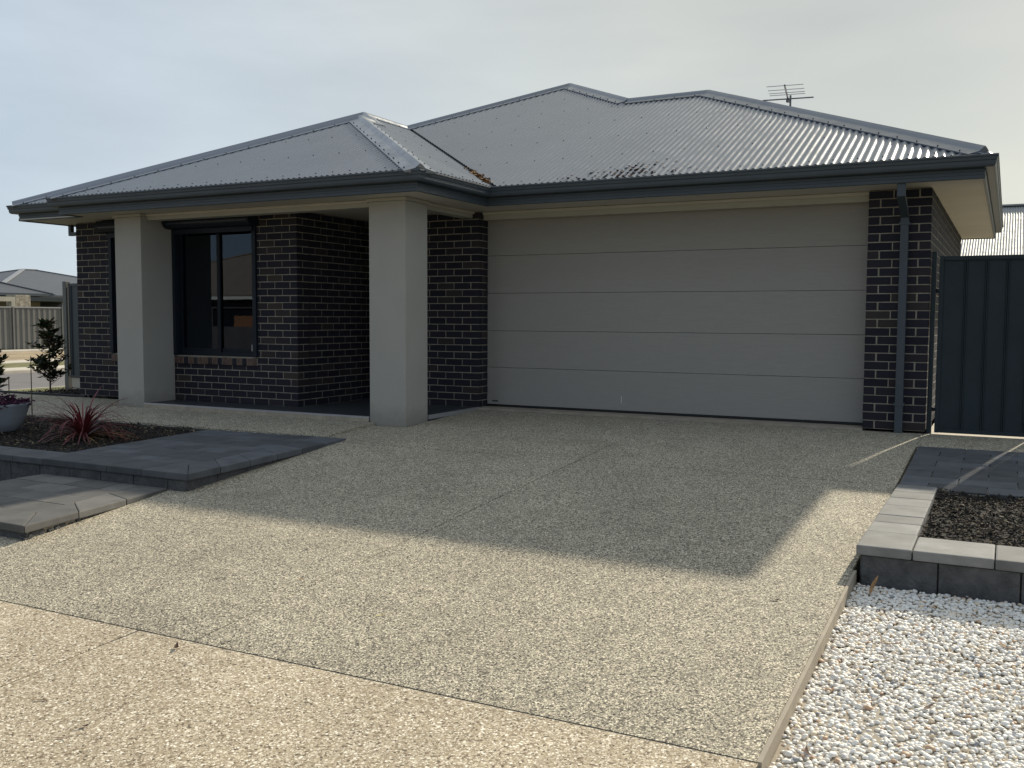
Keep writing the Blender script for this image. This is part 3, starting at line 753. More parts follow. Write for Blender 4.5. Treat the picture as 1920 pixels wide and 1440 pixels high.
# steel side gate ----------------------------------------------------
def ribbed(x0, x1, z0, z1, y, depth=.016, pan=.15, rib=.034, first=.19):
    """sheet with narrow double ribs, in the plane y (facing -y)"""
    pr = [(x0, y)]; x = x0 + first
    while x < x1 - rib:
        pr += [(x, y), (x + .007, y - depth), (x + rib * .38, y - depth), (x + rib * .5, y - depth * .35), (x + rib * .62, y - depth), (x + rib - .007, y - depth), (x + rib, y)]; x += pan + rib
    pr.append((x1, y)); n = len(pr)
    return MB().add([(a, b, z) for z in (z0, z1) for a, b in pr] + [(a, b + .004, z) for z in (z0, z1) for a, b in pr],
                    [(i, i + 1, n + i + 1, n + i) for i in range(n - 1)] + [(2 * n + i, 3 * n + i, 3 * n + i + 1, 2 * n + i + 1) for i in range(n - 1)] + [(n + i, n + i + 1, 3 * n + i + 1, 3 * n + i) for i in range(n - 1)])
gate = empty('side_gate', (1.1, .1, 0)); tag(gate, 'dark blue-green ribbed steel gate beside the right brick pier', 'gate')
own(gate, ribbed(.705, 1.52, .0, 1.72, .10).build('sheet', MAT['steel_dark']))
f_ = MB().box(.672, .712, .085, .125, -.015, 1.745).build('stile', MAT['steel_dark'], bevel=.004); own(gate, f_)
own(gate, MB().box(1.51, 1.55, .085, .125, -.015, 1.745).build('stile', MAT['steel_dark'], bevel=.004))
own(gate, MB().box(.713, 1.509, .082, .128, 1.70, 1.742).build('rail', MAT['steel_dark'], bevel=.004))
own(gate, MB().box(.713, 1.509, .082, .128, -.013, .025).build('rail', MAT['steel_dark'], bevel=.004))
for z in (1.40, .22): own(gate, MB().tube([(.645, .088, z), (.672, .088, z)], .02, 8).build('hinge', MAT['alu'], smooth=True))
own(gate, MB().box(1.47, 1.56, .07, .084, .98, 1.03).build('latch', MAT['alu'], bevel=.004))
for x0, x1, lab in ((.600, .645, 'slim dark steel gate post against the right brick pier'), (1.572, 1.632, 'dark steel latch post at the right of the side gate')):
    p_ = MB().box(x0, x1, .07, .13, -.25, 1.79).build('gate_post', MAT['steel_dark'], bevel=.004); tag(at_base(p_, ((x0 + x1) / 2, .1, -.03)), lab, 'post')
fx_ = empty('side_fence', (2.2, .1, 0)); tag(fx_, 'dark steel fence panel to the right of the side gate', 'fence')
own(fx_, ribbed(1.64, 2.9, -.03, 1.72, .10).build('sheet', MAT['steel_dark'])); own(fx_, MB().box(1.634, 2.9, .08, .12, 1.721, 1.76).build('rail', MAT['steel_dark'], bevel=.004))

# fence wing left of the house, with post
fl = empty('side_fence', (-11.7, .78, -.14)); tag(fl, 'short grey-green steel fence wing joined to the left of the house', 'fence')
own(fl, ribbed(-12.98, -10.43, .1, 1.62, .78, first=.05).build('sheet', MAT['fascia'])); own(fl, MB().box(-12.97, -10.43, .76, .80, 1.621, 1.665).build('rail', MAT['fascia'], bevel=.004))
own(fl, MB().box(-12.97, -10.43, .76, .80, .06, .10).build('rail', MAT['fascia'], bevel=.004)); own(fl, MB().box(-12.95, -10.43, .775, .80, -.3, .06).build('plinth', MAT['kerb'], bevel=.004))
own(fl, MB().box(-13.07, -12.985, .73, .82, -.3, 1.70).build('post', MAT['fence_grey'], bevel=.005))

# planters -----------------------------------------------------------
def bil(q, s, t):
    a, b, c, d = [Vector(p) for p in q]
    return (a * (1 - s) + b * s) * (1 - t) + (d * (1 - s) + c * s) * t
def piece(q, z0, z1, m, name, parent, root, bev=.006, zf=None):
    top = zf or (lambda x, y: z1)
    o = MB().prism([(p.x, p.y) for p in q], (lambda x, y: top(x, y) - (z1 - z0)), top).build(name, m, bevel=bev)
    o.location.z += random.uniform(-.0015, .0015); return own(root, o)
def shrink(q, g_):
    c = sum(q, Vector((0, 0))) / 4
    return [p + (c - p).normalized() * g_ for p in q]
def pave(q, nx, ny, z, th, mats, root, name='paver', gap=.005, stagger=True, bev=.005, zf=None):
    for j in range(ny):
        cuts = [i / nx for i in range(nx + 1)]
        if stagger and j % 2: cuts = [0] + [(i + .5) / nx for i in range(nx)] + [1]
        for a, b in zip(cuts[:-1], cuts[1:]):
            qq = [bil(q, s, t) for s, t in ((a, j / ny), (b, j / ny), (b, (j + 1) / ny), (a, (j + 1) / ny))]
            piece(shrink(qq, gap), z - th, z, random.choice(mats), name, root, root, bev, zf)
V2 = lambda x, y: Vector((x, y))
def tone(base, n=3, amt=.18):
    out = []
    for k in range(n):
        f = 1 - amt + 2 * amt * k / (n - 1)
        out.append(plain('%s_tone' % base, {'paver': (.085 * f, .09 * f, .098 * f), 'warm': (.125 * f, .12 * f, .112 * f), 'grey': (.20 * f, .197 * f, .19 * f)}[base], .82, .2, 6, 190, .5, .003))
    return out
PAV, WARM, GREY = tone('paver'), tone('warm'), tone('grey')

# upper left terrace
ul = empty('garden_terrace', (-5.4, -3.7, -.125)); tag(ul, 'charcoal paved terrace with rounded coping between the mulch bed and driveway', 'terrace')
ZU = -.122
K, T = V2(-4.38, -4.905), V2(-4.655, -2.505); KB, TB = V2(-6.235, -4.5), V2(-6.46, -2.62)
Ki = V2(-4.38 - .36, -4.905 + .36); Ti = V2(-4.655 - .36, -2.515)
pave([V2(-6.24, -4.54), Ki + V2(-.004, .005), Ti + V2(-.004, 0), TB], 4, 9, ZU, .05, PAV, ul, gap=.0025, bev=.003)
n = 6
for k in range(n):   # right coping
    piece(shrink([bil([Ki, K, T, Ti], s, t) for s, t in ((0, k / n), (1, k / n), (1, (k + 1) / n), (0, (k + 1) / n))], .003), ZU - .055, ZU + .002, random.choice(PAV), 'coping', None, ul, .008)
piece(shrink([V2(-4.90, -4.905), K, Ki, V2(-4.90, -4.545)], .0025), ZU - .055, ZU + .002, PAV[1], 'coping', None, ul, .008)
x = -4.90
while x > -10.4:     # front coping
    L = .40; piece(shrink([V2(x - L, -4.905), V2(x, -4.905), V2(x, -4.545), V2(x - L, -4.545)], .0025), ZU - .055, ZU + .002, random.choice(PAV), 'coping', None, ul, .008); x -= L
own(ul, MB().prism([(-6.5, -4.86), (-4.43, -4.86), (-4.70, -2.52), (-6.5, -2.6)], -.6, ZU - .056).build('fill', MAT['joint']))
own(ul, MB().box(-10.4, -6.5, -4.84, -4.58, -.6, ZU - .056).build('fill', MAT['joint']))
x = -4.425; xs0 = x
while x > -10.4:     # wall blocks, front face
    L = .385 if x < xs0 else .20
    o = MB().box(x - L + .004, x - .004, -4.885, -4.80, -.52, ZU - .058).build('wall_block', MAT['block'], bevel=.005); own(ul, o); o.location.y += random.uniform(-.004, .004); x -= L
sdv = (T - K).normalized(); ns_ = Vector((sdv.y, -sdv.x)); Lt = (T - K).length
s0 = .03
while s0 < Lt - .3:
    a = K + sdv * s0 - ns_ * .04; b = K + sdv * min(s0 + .38, Lt) - ns_ * .04
    q = [a, b, b - ns_ * .07, a - ns_ * .07]; own(ul, MB().prism([(p.x, p.y) for p in q], -.5, ZU - .058).build('wall_block', MAT['block'], bevel=.005)); s0 += .388

# lower step pad
lp = empty('step_pad', (-5.2, -5.6, -.25)); tag(lp, 'low paved step pad with rounded edge at the left of the driveway', 'step')
ZL = -.252
K2, T2 = V2(-4.335, -6.355), V2(-4.60, -4.90); L2, B2 = V2(-6.10, -6.33), V2(-6.08, -4.90)
c2, t2 = V2(-4.335 - .33, -6.355 + .33), V2(-4.60 - .33, -4.90); l2 = V2(-6.10, -6.0)
pave([l2, c2, t2, B2], 3, 4, ZL, .05, WARM, lp, gap=.004, bev=.004)
n = 3
for k in range(n): piece(shrink([bil([c2, K2, T2, t2], s, t) for s, t in ((0, k / n), (1, k / n), (1, (k + 1) / n), (0, (k + 1) / n))], .003), ZL - .05, ZL + .002, random.choice(WARM), 'coping', None, lp, .008)
n = 4
for k in range(n): piece(shrink([bil([L2, K2, c2, l2], s, t) for s, t in ((k / n, 0), ((k + 1) / n, 0), ((k + 1) / n, 1), (k / n, 1))], .003), ZL - .05, ZL + .002, random.choice(WARM), 'coping', None, lp, .008)
own(lp, MB().prism([(-6.06, -6.30), (-4.395, -6.315), (-4.655, -4.93), (-6.04, -4.93)], -.6, ZL - .051).build('fill', MAT['joint']))
for k in range(5): own(lp, MB().box(-4.375 - .34 * (k + 1) + .004, -4.375 - .34 * k - .004, -6.325, -6.25, -.56, ZL - .053).build('wall_block', MAT['block'], bevel=.005))
sdv = (T2 - K2).normalized(); ns_ = Vector((sdv.y, -sdv.x))
rough = MB()
for k in range(90):
    s_ = random.uniform(.02, 1.3); p = K2 + sdv * s_ - ns_ * random.uniform(.03, .06); z = random.uniform(-.38, ZL - .06); r = random.uniform(.008, .022)
    rough.box(p.x - r, p.x + r, p.y - r, p.y + r, z - r, z + r)
tag(own(lp, rough.build('rough_mortar', MAT['block'], bevel=.004)), kind='stuff'); own(lp, MB().prism([(-4.39, -6.31), (-4.375, -6.31), (-4.64, -4.94), (-4.655, -4.94)], -.6, ZL - .052).build('mortar_bed', MAT['concrete']))

# right planter
rp = empty('planter_bed', (1.4, -3.6, -.12)); tag(rp, 'raised dark block planter with pale grey coping beside the driveway', 'planter')
ZR = -.118
y = -4.90
for k, L in enumerate((.42, .30, .24, .36, .30, .28, .3)):      # left coping, seen in the sun
    if k == 0: q = [V2(.60, y), V2(.885, y), V2(.885, y + L), V2(.60, y + L)]
    else: q = [V2(.602, y), V2(.88, y), V2(.88, y + L), V2(.602, y + L)]
    piece(shrink(q, .003), ZR - .055, ZR, random.choice(GREY), 'coping', None, rp, .009, zf=lambda x, y: max(ZR, dz(y) + .004)); y += L
x = .887
for k in range(7):
    piece(shrink([V2(x, -4.90), V2(x + .395, -4.90), V2(x + .395, -4.52), V2(x, -4.52)], .003), ZR - .055, ZR, random.choice(GREY), 'coping', None, rp, .009); x += .395
own(rp, MB().box(.645, 3.6, -4.86, -4.56, -.6, ZR - .057).build('fill', MAT['joint'])); own(rp, MB().box(.645, .86, -4.56, -2.62, -.6, ZR - .058).build('fill', MAT['joint']))
x = .625
for k in range(8):
    o = MB().box(x + .004, x + .386, -4.882, -4.80, -.60, ZR - .058).build('wall_block', MAT['block'], bevel=.005); own(rp, o); o.location.y += random.uniform(-.003, .003); x += .39
y = -4.85
for k in range(5): own(rp, MB().box(.618, .70, y + .004, y + .386, -.55, ZR - .058).build('wall_block', MAT['block'], bevel=.005)); y += .39
# dark paved strip between planter and gate
pp = empty('paved_strip', (1.3, -1.8, -.1)); tag(pp, 'dark charcoal paver strip between the right planter and the gate', 'paving')
for j in range(8):
    y0 = -2.70 + .225 * j; off = 0 if j % 2 else .2; x = .604
    while x < 3.2:
        x1 = x + (.2 if (x < .61 and off) else .4)
        piece(shrink([V2(x, y0), V2(x1, y0), V2(x1, y0 + .225), V2(x, y0 + .225)], .004), -.15, -.10, random.choice(PAV), 'paver', None, pp, .004, zf=lambda x_, y_: dz(y_) + .004); x = x1
tag(MB().prism([(.6, -2.7), (3.3, -2.7), (3.3, -.9), (.6, -.9)], -.6, lambda x, y: dz(y) - .012).build('sand_bed', MAT['kerb']), kind='structure')
o = slab('path', .586, 3.3, -.895, .018, MAT['drive'], None, thick=.3); tag(o, kind='structure')

# mulch ---------------------------------------------------------------
def chips(name, poly, n, zf, seed, lmin=.015, lmax=.06, label=None):
    r = np.random.default_rng(seed); b = MB(); xs = [p[0] for p in poly]; ys = [p[1] for p in poly]
    def inside(x, y):
        c = False
        for (x0, y0), (x1, y1) in zip(poly, poly[1:] + poly[:1]):
            if (y0 > y) != (y1 > y) and x < (x1 - x0) * (y - y0) / (y1 - y0) + x0: c = not c
        return c
    k = 0
    while k < n:
        x = r.uniform(min(xs), max(xs)); y = r.uniform(min(ys), max(ys))
        if not inside(x, y): continue
        k += 1; L = r.uniform(lmin, lmax); w = L * r.uniform(.12, .4); h = r.uniform(.002, .007)
        R = Matrix.Translation((x, y, zf(x, y) + r.uniform(0, .022))) @ Matrix.Rotation(r.uniform(0, 6.28), 4, 'Z') @ Matrix.Rotation(r.normal(0, .35), 4, 'Y') @ Matrix.Rotation(r.normal(0, .35), 4, 'X')
        vv = [(-L / 2, 0, 0), (-L * .2, -w / 2, 0), (L * .35, -w * .45, .0), (L / 2, w * .1, 0), (L * .1, w / 2, 0)]; bend = r.uniform(-.25, .25) * L
        vv = [(a, c, d + bend * (2 * a / L) ** 2) for a, c, d in vv]; top = [(a * .9, c * .8, d + h) for a, c, d in vv]
        b.add([R @ Vector(v) for v in vv + top], [(5, 6, 7, 8, 9)] + [(i, (i + 1) % 5, 5 + (i + 1) % 5, 5 + i) for i in range(5)])
    return b.build(name, MAT['chip'], fix=False)
def heap(xa, xb, ya, yb, zf, name, n=26):
    vv = []; ff = []
    for j in range(n + 1):
        for i in range(n + 1):
            x = xa + (xb - xa) * i / n; y = ya + (yb - ya) * j / n; vv.append((x, y, zf(x, y)))
    for j in range(n):
        for i in range(n): a = j * (n + 1) + i; ff.append((a, a + 1, a + n + 2, a + n + 1))
    return MB().add(vv, ff).build(name, MAT['soil'], smooth=True, fix=False)
wob = lambda x, y: .012 * math.sin(7 * x + 2) * math.sin(8.3 * y) + .008 * math.sin(17 * x + 3 * y)
zr = lambda x, y: -.165 + wob(x, y) + .02 * min(1, max(0, (y + 3.4)))
tag(heap(.86, 3.4, -4.56, -2.68, zr, 'bed_soil'), kind='structure')
tag(chips('bark_mulch', [(.885, -4.53), (3.3, -4.53), (3.3, -2.71), (.885, -2.71)], 6500, zr, 1), 'dark bark mulch filling the raised planter on the right', 'mulch', kind='stuff')
zl = lambda x, y: -.155 + wob(x, y) + .025 * math.exp(-((x + 7.0) ** 2 + (y + 3.8) ** 2) / .3)
tag(heap(-10.4, -6.2, -4.58, -2.5, zl, 'bed_soil', 36), kind='structure')
tag(chips('bark_mulch', [(-10.2, -4.54), (-6.26, -4.54), (-6.47, -2.62), (-6.7, -2.53), (-10.2, -2.53)], 7500, zl, 2), 'dark bark mulch round the red cordyline on the left', 'mulch', kind='stuff')

# white pebbles -------------------------------------------------------
def pebbles():
    ico = bmesh.new(); bmesh.ops.create_icosphere(ico, subdivisions=2, radius=1); ico.verts.ensure_lookup_table()
    P = np.array([v.co[:] for v in ico.verts]); F = np.array([[v.index for v in f.verts] for f in ico.faces]); ico.free()
    g_ = .0178; xs = np.arange(.612, 2.75, g_); ys = np.arange(-8.3, -4.885, g_)
    X, Y = np.meshgrid(xs, ys); X = X.ravel() + rng.uniform(-.009, .009, X.size); Y = Y.ravel() + rng.uniform(-.009, .009, Y.size)
    # keep those the photo can see plus a margin
    keep = (X - .6) < (2.2 + (Y + 8.3) * .0); keep &= ~((Y < -7.4) & (X > 1.9)); X = X[keep]; Y = Y[keep]; n = X.size
    Z = np.interp(Y, YS, ZS) - .074 + rng.uniform(-.004, .010, n) + .004 * np.sin(X * 9) * np.sin(Y * 7)
    r = rng.uniform(.0068, .0135, n); r = np.where(rng.random(n) < .06, r * 1.35, r); ax = np.stack([r * rng.uniform(.85, 1.35, n), r * rng.uniform(.75, 1.1, n), r * rng.uniform(.5, .8, n)], 1)
    a = rng.uniform(0, 2 * np.pi, n); tl = rng.normal(0, .3, n)
    Q = P[None] * (1 + rng.normal(0, .07, (n, P.shape[0], 1))) * ax[:, None, :]
    c, s = np.cos(tl)[:, None], np.sin(tl)[:, None]; y2 = Q[..., 1] * c - Q[..., 2] * s; z2 = Q[..., 1] * s + Q[..., 2] * c
    c, s = np.cos(a)[:, None], np.sin(a)[:, None]; x3 = Q[..., 0] * c - y2 * s; y3 = Q[..., 0] * s + y2 * c
    V = np.stack([x3 + X[:, None], y3 + Y[:, None], z2 + Z[:, None]], -1).reshape(-1, 3)
    FF = (F[None] + (np.arange(n) * P.shape[0])[:, None, None]).reshape(-1, 3)
    me = bpy.data.meshes.new('white_pebbles'); me.vertices.add(len(V)); me.vertices.foreach_set('co', V.ravel())
    me.loops.add(FF.size); me.loops.foreach_set('vertex_index', FF.ravel()); me.polygons.add(len(FF))
    me.polygons.foreach_set('loop_start', np.arange(len(FF)) * 3); me.polygons.foreach_set('use_smooth', np.ones(len(FF), bool))
    me.materials.append(MAT['pebble']); me.update(); me.validate()
    return link_mesh('white_pebbles', me)
tag(pebbles(), 'white pebble bed in front of the right planter', 'pebbles', kind='stuff')
tag(MB().prism([(.605, -8.4), (3.4, -8.4), (3.4, -4.84), (.605, -4.84)], -.9, lambda x, y: dz(y) - .080).build('pebble_bed_base', MAT['concrete']), kind='structure')

# plants ---------------------------------------------------------------
# red cordyline: every strap leaf is a part
cr0 = Vector((-6.98, -3.78, -.13)); cd = empty('red_cordyline', cr0); tag(cd, 'small red strap-leaved cordyline in the left mulch bed', 'plant')
rr = random.Random(5)
for k in range(165):
    az = rr.uniform(0, 6.283); old = k >= 132
    el = (.3 + 1.1 * rr.random() ** 1.3) if not old else rr.uniform(.0, .35); L = rr.uniform(.45, .74) * (1 if not old else .8); w = rr.uniform(.007, .012)
    d = Vector((math.cos(az), math.sin(az), 0)); p = Vector((0, 0, .02)) + d * .015; ang = el; n = 9; vv = []; sd_ = Vector((-d.y, d.x, 0)); drop = rr.uniform(.14, .40) if not old else .1
    tw = rr.uniform(-.25, .25)
    for i in range(n + 1):
        t = i / n; ww = w * (min(1, .45 + 2.2 * t)) * (1 - t ** 2.6) + .0006; bank = Vector((0, 0, 1)) * .3 * ww
        vv += [p - sd_ * ww + bank, p + Vector((0, 0, 0)), p + sd_ * ww + bank]
        p = p + (d * math.cos(ang) + Vector((0, 0, 1)) * math.sin(ang) + sd_ * tw * t) * (L / n); ang -= drop * (.35 + t)
        if p.z < .004: p.z = .004
    ff = []
    for i in range(n):
        a = 3 * i; ff += [(a, a + 1, a + 4, a + 3), (a + 1, a + 2, a + 5, a + 4)]
    o = MB().add(vv, ff).build('leaf', MAT['cordy_old'] if old else MAT['cordy'], cd, smooth=True, fix=False)
# magnolias
def leafquad(b, p, d, L, w, upv):
    s_ = d.cross(upv).normalized(); n_ = s_.cross(d)
    b.add([p, p + d * L * .3 + s_ * w * .8 + n_ * .006, p + d * L * .65 + s_ * w + n_ * .004, p + d * L, p + d * L * .65 - s_ * w + n_ * .004, p + d * L * .3 - s_ * w * .8 + n_ * .006, p + d * L * .5 - n_ * .012],
          [(0, 1, 6), (1, 2, 6), (2, 3, 6), (3, 4, 6), (4, 5, 6), (5, 0, 6)])
def magnolia(name, loc, hgt, seed, label, spread=.27, lean=0):
    r = random.Random(seed); root = empty(name, loc); tag(root, label, 'tree', 'young magnolias by the side street')
    tr = MB(); tr.tube([(0, 0, -.05), (.01, .0, hgt * .4), (lean * .5, .01, hgt * .75), (lean, .0, hgt * .97)], .014, 7, .004); cr_b = MB()
    for k in range(56):
        t = r.uniform(.10, .98); base = Vector((lean * t * t, 0, hgt * t)); az = r.uniform(0, 6.28); reach = spread * (1.05 - .72 * t) * r.uniform(.55, 1.1)
        tip = base + Vector((math.cos(az) * reach, math.sin(az) * reach, reach * r.uniform(.35, .9)))
        tr.tube([base, (base + tip) / 2 + Vector((0, 0, -.01)), tip], .005, 5, .002)
        for j in range(r.randint(8, 12)):
            q = base.lerp(tip, r.uniform(.35, 1.0)); a2 = r.uniform(0, 6.28); d = Vector((math.cos(a2), math.sin(a2), r.uniform(-.1, 1.1))).normalized()
            leafquad(cr_b, q, d, r.uniform(.08, .13), r.uniform(.022, .034), Vector((r.uniform(-.3, .3), r.uniform(-.3, .3), 1)))
    tr.build('trunk', MAT['bark'], root, smooth=True, fix=False); cr_b.build('crown', MAT['magnolia'], root, fix=False)
    return root
magnolia('young_magnolia', (-11.95, -.40, -.10), 1.12, 3, 'young magnolia with upright leafy top by the fence wing', .34)
magnolia('young_magnolia', (-10.92, -2.08, -.08), .72, 9, 'young magnolia cut by the left edge, behind the pot', .30)
# pot with purple plant
pot = MB().lathe([(.0, .0), (.20, .0), (.215, .01), (.26, .10), (.30, .20), (.325, .28), (.335, .30), (.325, .305), (.305, .30), (.295, .27), (.0, .26)], 40).build('plant_pot', MAT['pot'], smooth=True)
pot.location = (-8.42, -3.72, -.135); tag(pot, 'wide grey bowl planter at the left edge of the mulch bed', 'pot')
pr_ = empty('purple_plant', (-8.42, -3.72, .125)); tag(pr_, 'low purple-leaved plant spilling over the grey bowl', 'plant')
fo = MB(); st_ = MB(); r = random.Random(11)
for k in range(150):
    az = r.uniform(0, 6.28); rad = .31 * math.sqrt(r.random()); b0 = Vector((rad * math.cos(az), rad * math.sin(az), .0)); hh = r.uniform(.03, .15) * (1.25 - rad / .4); out = r.uniform(.0, .09)
    tip = b0 + Vector((math.cos(az) * out, math.sin(az) * out, hh)); st_.tube([b0, (b0 + tip) / 2 + Vector((0, 0, .02)), tip], .003, 4, .002)
    for j in range(6):
        a2 = r.uniform(0, 6.28); d = Vector((math.cos(a2), math.sin(a2), r.uniform(-.5, .7))).normalized(); leafquad(fo, b0.lerp(tip, r.uniform(.3, 1)), d, r.uniform(.03, .06), r.uniform(.008, .014), Vector((0, 0, 1)))
st_.build('stems', MAT['purple'], pr_, fix=False); fo.build('foliage', MAT['purple'], pr_, fix=False)
for (x, y, z0, z1, lab) in ((-9.35, -2.62, -.15, .62, 'tall thin garden stake behind the purple plant'), (-9.35, -2.92, -.15, .38, 'short thin garden stake behind the purple plant')):
    o = MB().tube([(x, y, z0), (x + .005, y, z1)], .007, 6, .005).build('garden_stake', MAT['stake']); tag(at_base(o, (x, y, -.12)), lab, 'stake')
# black-edged bed under the magnolia
bd_ = MB().box(-12.75, -10.5, -.93, -.88, -.3, -.03).build('garden_edging', MAT['rubber'], bevel=.004); tag(at_base(bd_, (-11.6, -.9, -.12)), 'low black garden edging under the young magnolia', 'edging')
tag(chips('bark_mulch', [(-12.85, -.88), (-10.45, -.88), (-10.45, .7), (-12.85, .7)], 1500, lambda x, y: -.12, 4, .02, .07), 'black mulch round the young magnolia by the fence wing', 'mulch', kind='stuff')

# loose leaves and twigs on the ground ------------------------------------
def fallen(x, y, L, w, az, m, lab, curl=.3, z=None, tilt=0.0):
    b = MB(); n = 8; vv = []
    for i in range(n + 1):
        t = i / n; ww = w * math.sin(math.pi * min(max(t, .03), .97)) ** .8; xx = (t - .5) * L; zz = curl * L * (2 * t - 1) ** 2 * .5
        bow = .12 * L * math.sin(math.pi * t)
        vv += [(xx, bow - ww, zz + ww * .25), (xx, bow, zz), (xx, bow + ww, zz + ww * .25)]
    ff = []
    for i in range(n): a = 3 * i; ff += [(a, a + 1, a + 4, a + 3), (a + 1, a + 2, a + 5, a + 4)]
    o = b.add(vv, ff).build('fallen_leaf', m, smooth=True, fix=False); o.location = (x, y, (dz(y) if z is None else z) + .004); o.rotation_euler = (0, tilt, az)
    tag(o, lab, 'leaf')
fallen(-2.03, -7.25, .055, .011, 2.4, MAT['dead_dark'], 'curled brown leaf on the footpath just below the long joint', .6)
fallen(-1.74, -7.98, .035, .009, .9, MAT['dead_dark'], 'small dark leaf scrap standing on the lower left footpath', .8)
fallen(-2.10, -7.90, .075, .004, .35, MAT['dead_dark'], 'thin dark twig-like leaf on the footpath near the left edge', .1)
fallen(-1.74, -8.09, .08, .003, .3, MAT['dead_dark'], 'thin curved leaf stem at the bottom left of the footpath', .2)
fallen(-1.41, -6.53, .06, .004, 1.0, MAT['dead_yellow'], 'thin pale yellow leaf on the sunlit driveway', .1)
fallen(-2.15, -6.24, .035, .006, .1, MAT['dead'], 'small reddish leaf on the driveway near the left', .2)
fallen(.31, -5.53, .03, .010, .6, MAT['dead_dark'], 'tiny dark leaf scrap on the driveway near the right planter', .5)
fallen(.72, -5.02, .12, .012, 1.1, MAT['dead'], 'upright tan gum leaf on the pebbles against the planter wall', .3, z=-.31, tilt=-.9)
for i, (x, y, L, a, lab) in enumerate(((.86, -5.75, .11, .2, 'tan gum leaf on the pebbles close to the driveway edge'), (1.35, -5.55, .10, 2.4, 'curled tan gum leaf amid the pebbles below the planter'), (1.08, -6.35, .09, 1.2, 'brown gum leaf lying in the middle of the pebbles'),
        (1.45, -6.15, .10, .5, 'long brown gum leaf on the pebbles toward the right edge'), (.72, -6.9, .08, 2.0, 'tan leaf at the driveway corner of the pebbles'), (1.15, -6.95, .07, .9, 'short brown leaf on the nearest pebbles'), (1.62, -6.6, .09, 2.8, 'brown leaf on the pebbles at lower right'))):
    fallen(x, y, L, .008, a, MAT['dead'] if i % 2 else MAT['dead_dark'], lab, .25, z=dz(y) - .062)

# ================================================================== NEIGHBOURHOOD
def hip_house(name, x0, x1, y0, y1, zb, ze, s, roofm, wallm, label, capm=None, ov=.5, gutm=None, ribs=False, windows=()):
    cx_, cy2 = (x0 + x1) / 2, (y0 + y1) / 2; root = empty(name, (cx_, cy2, zb)); tag(root, label, 'house')
    P = lambda o, parent=None: own(root, o, parent)
    P(MB().box(x0 + ov, x1 - ov, y0 + ov, y1 - ov, zb, ze - .02).build('wall', wallm))
    wx, wy = x1 - x0, y1 - y0; t = min(wx, wy) / 2; zr_ = ze + s * t
    if wx >= wy: r0, r1 = (x0 + t, cy2), (x1 - t, cy2)
    else: r0, r1 = (cx_, y0 + t), (cx_, y1 - t)
    c = [(x0, y0), (x1, y0), (x1, y1), (x0, y1)]
    if wx >= wy: fs = [('S', y0, [c[0], c[1], r1, r0]), ('E', x1, [c[1], c[2], r1]), ('N', y1, [c[2], c[3], r0, r1]), ('W', x0, [c[3], c[0], r0])]
    else: fs = [('S', y0, [c[0], c[1], r0]), ('E', x1, [c[1], c[2], r1, r0]), ('N', y1, [c[2], c[3], r1]), ('W', x0, [c[3], c[0], r0, r1])]
    zfn = {'S': lambda x, y, q: ze + s * (y - q), 'N': lambda x, y, q: ze + s * (q - y), 'E': lambda x, y, q: ze + s * (q - x), 'W': lambda x, y, q: ze + s * (x - q)}
    rf = None
    for fd, q, poly in fs:
        if ribs: b = corrugated(fd, q, poly, amp=.013, ns=6, S_=s, zf=zfn[fd])
        else: b = MB().add([(x, y, zfn[fd](x, y, q)) for x, y in poly], [tuple(range(len(poly)))])
        o = P(b.build('roof', roofm, smooth=ribs))
    capm = capm or roofm
    for a, b in ((c[0], r0), (c[1], r1 if wx >= wy else r0), (c[2], r1), (c[3], r0 if wx >= wy else r1), (r0, r1)):
        P(MB().bar((*a, zr_ + .02 if a in (r0, r1) else ze + .02), (*b, zr_ + .02), .32, .05).build('ridge_cap', capm))
    gm = gutm or MAT['fascia']
    for a, b in zip(c, c[1:] + c[:1]): P(MB().bar((*a, ze - .06), (*b, ze - .06), .12, .14).build('gutter', gm))
    for (wxx, wyy, w, z0, z1, ax) in windows:
        if ax == 'y': fr = P(MB().box(wxx, wxx + w, wyy, wyy + .06, z0, z1).build('window', MAT['white'])); g2 = MB().box(wxx + .06, wxx + w - .06, wyy - .01 if wyy < cy2 else wyy + .05, wyy + .01 if wyy < cy2 else wyy + .07, z0 + .06, z1 - .06)
        else: fr = P(MB().box(wxx, wxx + .06, wyy, wyy + w, z0, z1).build('window', MAT['white'])); g2 = MB().box(wxx + .05, wxx + .07, wyy + .06, wyy + w - .06, z0 + .06, z1 - .06)
        own(root, g2.build('pane', MAT['alu']), fr)
    return root
hip_house('neighbour_house', -9, 9, 20.6, 31.2, -.3, 2.62, .43, MAT['roof_pale'], MAT['far_wall'], 'neighbouring house with pale corrugated roof beyond the side gate', ribs=True)
hip_house('neighbour_house', -60, -44.6, 5.5, 24.6, -.34, 2.28, .33, MAT['far_roof'], MAT['far_wall'], 'low grey-roofed cream house behind the far fence at left', MAT['far_roof_light'], windows=((-45.1, 14, 2.0, .6, 1.8, 'x'), (-45.1, 20, 1.2, .6, 1.8, 'x')))
hip_house('neighbour_house', -72, -54.5, 27.5, 46, -.34, 2.45, .235, MAT['far_roof'], MAT['far_wall'], 'taller dark-roofed house with pale ridge strips at far left', MAT['far_roof_light'], windows=((-55.0, 33, 2.0, .6, 1.8, 'x'),))
hip_house('neighbour_house', -92, -74, 18, 36, -.34, 2.6, .20, MAT['far_roof'], MAT['far_wall'], 'most distant grey roof peeping over the others at far left', MAT['far_roof_light'])
